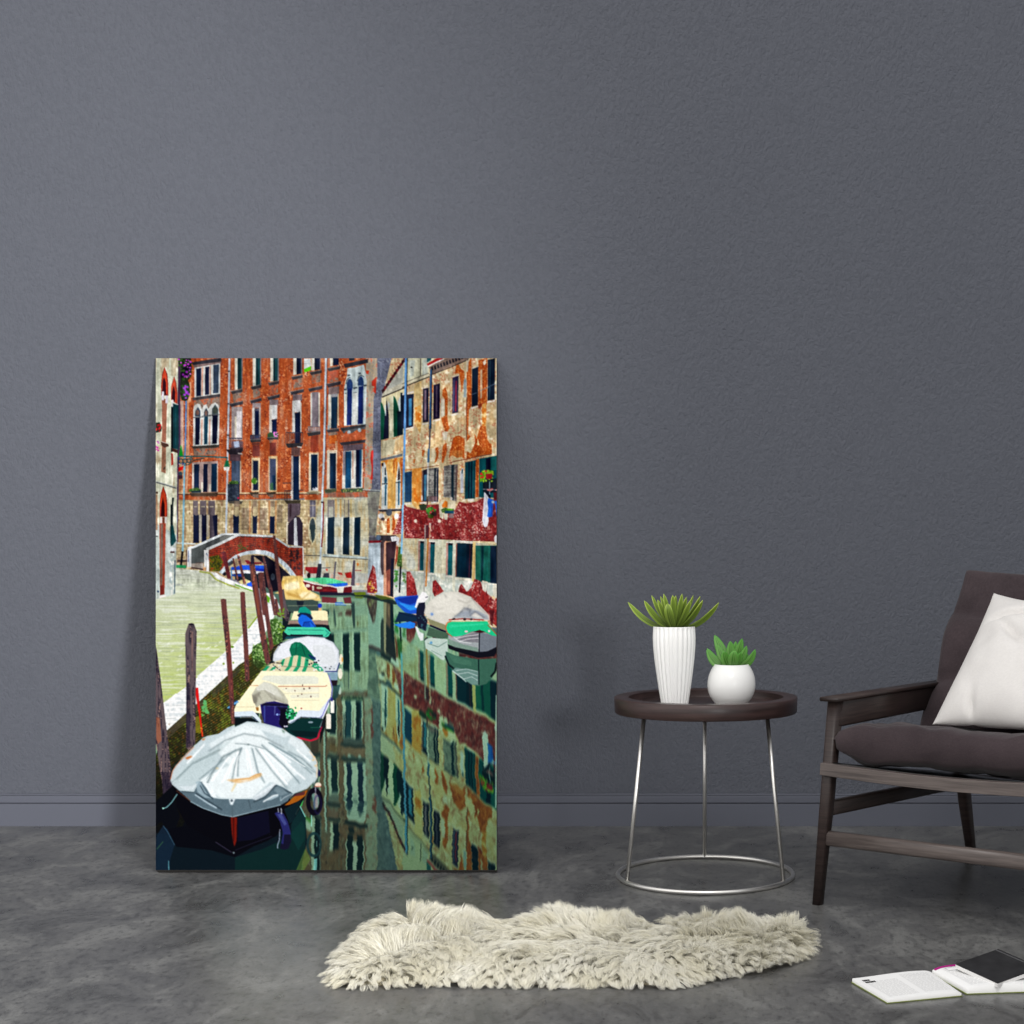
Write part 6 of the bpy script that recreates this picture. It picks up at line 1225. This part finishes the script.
for i in range(25):
    u = .99-.48*i/24.
    for v, L_ in ((.006, top_), (.065+.04*(i/24.), bot_)):
        p = (Q1*(1-u)+Q4*u)*(1-v)+(Q2*(1-u)+Q3*u)*v-o0; z = .0115+.0068*math.sin(math.pi*min(1, u**1.6))-.004*max(0, (u-.9)/.1)**2+.003*u+.0007
        L_.append(bm.verts.new((p.x, p.y, z)))
for i in range(24): bm.faces.new((top_[i], top_[i+1], bot_[i+1], bot_[i]))
tag(obj('page_banner', bm, PK, right_page), 'curved magenta banner at the head of the right page')
# notebook
a0, a1, a2 = Vector((1.0417, 2.8339, 0.0330)), Vector((1.1096, 2.7252, 0.0233)), Vector((1.1429, 2.9099, 0.0446))
a3 = a1+a2-a0; nn = (a1-a0).cross(a2-a0).normalized(); nn = nn if nn.z > 0 else -nn
NB = empty('notebook', (a0.x, a0.y, 0)); tag(NB, 'black covered notebook lying on the right page of the open book', 'notebook'); og = Vector((a0.x, a0.y, 0))
bm = bmesh.new(); q4 = [a0, a1, a3, a2]; hexa(bm, [p-nn*.0022-og-nn*.007*1 for p in q4]+[p-nn*.0012-og for p in q4]); obj('pages', bm, PAPER, NB)
BC = M('black_card', .5, (38, 38, 40), spec=.35); BC.base(BC.ramp(BC.noise(BC.coord(), 30, 4), [(.3, (32, 32, 34)), (.7, (48, 48, 50))]))
def ex(g): 
    c = (a0+a1+a2+a3)/4; return [c+(p-c)*(1+g) for p in q4]
bm = bmesh.new(); hexa(bm, [p-nn*.0012-og for p in ex(.0)]+[p-og for p in ex(.0)]); nb_cover = obj('cover', bm, BC.m, NB)
bm = bmesh.new(); s0_ = a2+(a0-a2)*.075; s1_ = a3+(a1-a3)*.075; s2_ = a3+(a1-a3)*.055; s3_ = a2+(a0-a2)*.055
hexa(bm, [p+nn*.0001-og for p in (s0_, s1_, s2_, s3_)]+[p+nn*.0006-og for p in (s0_, s1_, s2_, s3_)]); obj('elastic_band', bm, M('grey_elastic', .7, (88, 88, 90)).m, nb_cover)

# ---------------------------------------------------------------- light
world = bpy.data.worlds.new('room_light'); scene.world = world; world.use_nodes = True
nt = world.node_tree; bg = nt.nodes['Background']
tc = nt.nodes.new('ShaderNodeTexCoord'); dp = nt.nodes.new('ShaderNodeVectorMath'); dp.operation = 'DOT_PRODUCT'; dp.inputs[1].default_value = Vector((-.38, -.70, .56)).normalized()
nt.links.new(tc.outputs['Generated'], dp.inputs[0])
mr = nt.nodes.new('ShaderNodeMapRange'); mr.inputs[1].default_value = -1; mr.inputs[2].default_value = 1; mr.inputs[3].default_value = .0; mr.inputs[4].default_value = 1; nt.links.new(dp.outputs['Value'], mr.inputs[0])
rp_ = nt.nodes.new('ShaderNodeValToRGB'); el = rp_.color_ramp.elements; el[0].position = .25; el[0].color = (.05, .05, .053, 1); el[1].position = 1.0; el[1].color = (1.15, 1.13, 1.10, 1)
e2 = el.new(.7); e2.color = (.62, .62, .63, 1)
nt.links.new(mr.outputs[0], rp_.inputs[0]); nt.links.new(rp_.outputs[0], bg.inputs['Color']); bg.inputs['Strength'].default_value = 1.20
def light(name, kind, loc, target, power, color=(1, 1, 1), **kw):
    d = bpy.data.lights.new(name, kind); d.energy = power; d.color = color
    for k, v in kw.items(): setattr(d, k, v)
    o = bpy.data.objects.new(name, d); COL.objects.link(o); o.location = loc
    o.rotation_euler = (Vector(target)-Vector(loc)).to_track_quat('-Z', 'Y').to_euler(); return o
light('overhead_fill', 'AREA', (.5, 1.2, 2.8), (.35, 3.6, .0), 25, (1, .99, .98), shape='RECTANGLE', size=.9, size_y=.7)  # unseen fill lamp, added overhead to brighten the rug and lower wall
light('window_light', 'AREA', (-3.0, .8, 2.15), (.4, 3.95, .45), 7, (1, .99, .97), shape='RECTANGLE', size=1.8, size_y=1.8)
light('wall_spot', 'SPOT', (1.50, .0, 1.00), (-1.72, 4.35, .90), 800, (1, .99, .99), spot_size=R_(50), spot_blend=1.0, shadow_soft_size=.20)

# ---------------------------------------------------------------- camera
cd_ = bpy.data.cameras.new('camera'); cam = bpy.data.objects.new('camera', cd_); COL.objects.link(cam); scene.camera = cam
cam.location = (CAM_X, 0, CAM_H); cam.rotation_euler = (math.pi/2-PITCH, 0, 0)
cd_.sensor_width = 36; cd_.sensor_fit = 'HORIZONTAL'; cd_.lens = 36*F_PX/1024; cd_.shift_x = (512-CX0)/1024.; cd_.shift_y = (YH+F_PX*math.tan(PITCH)-512)/1024.
cd_.clip_end = 60
scene.view_settings.view_transform = 'Standard'; scene.view_settings.look = 'None'; scene.view_settings.exposure = 0.0; scene.view_settings.gamma = 1.0
scene.view_settings.use_curve_mapping = False
scene.cycles.max_bounces = 6; scene.cycles.diffuse_bounces = 3
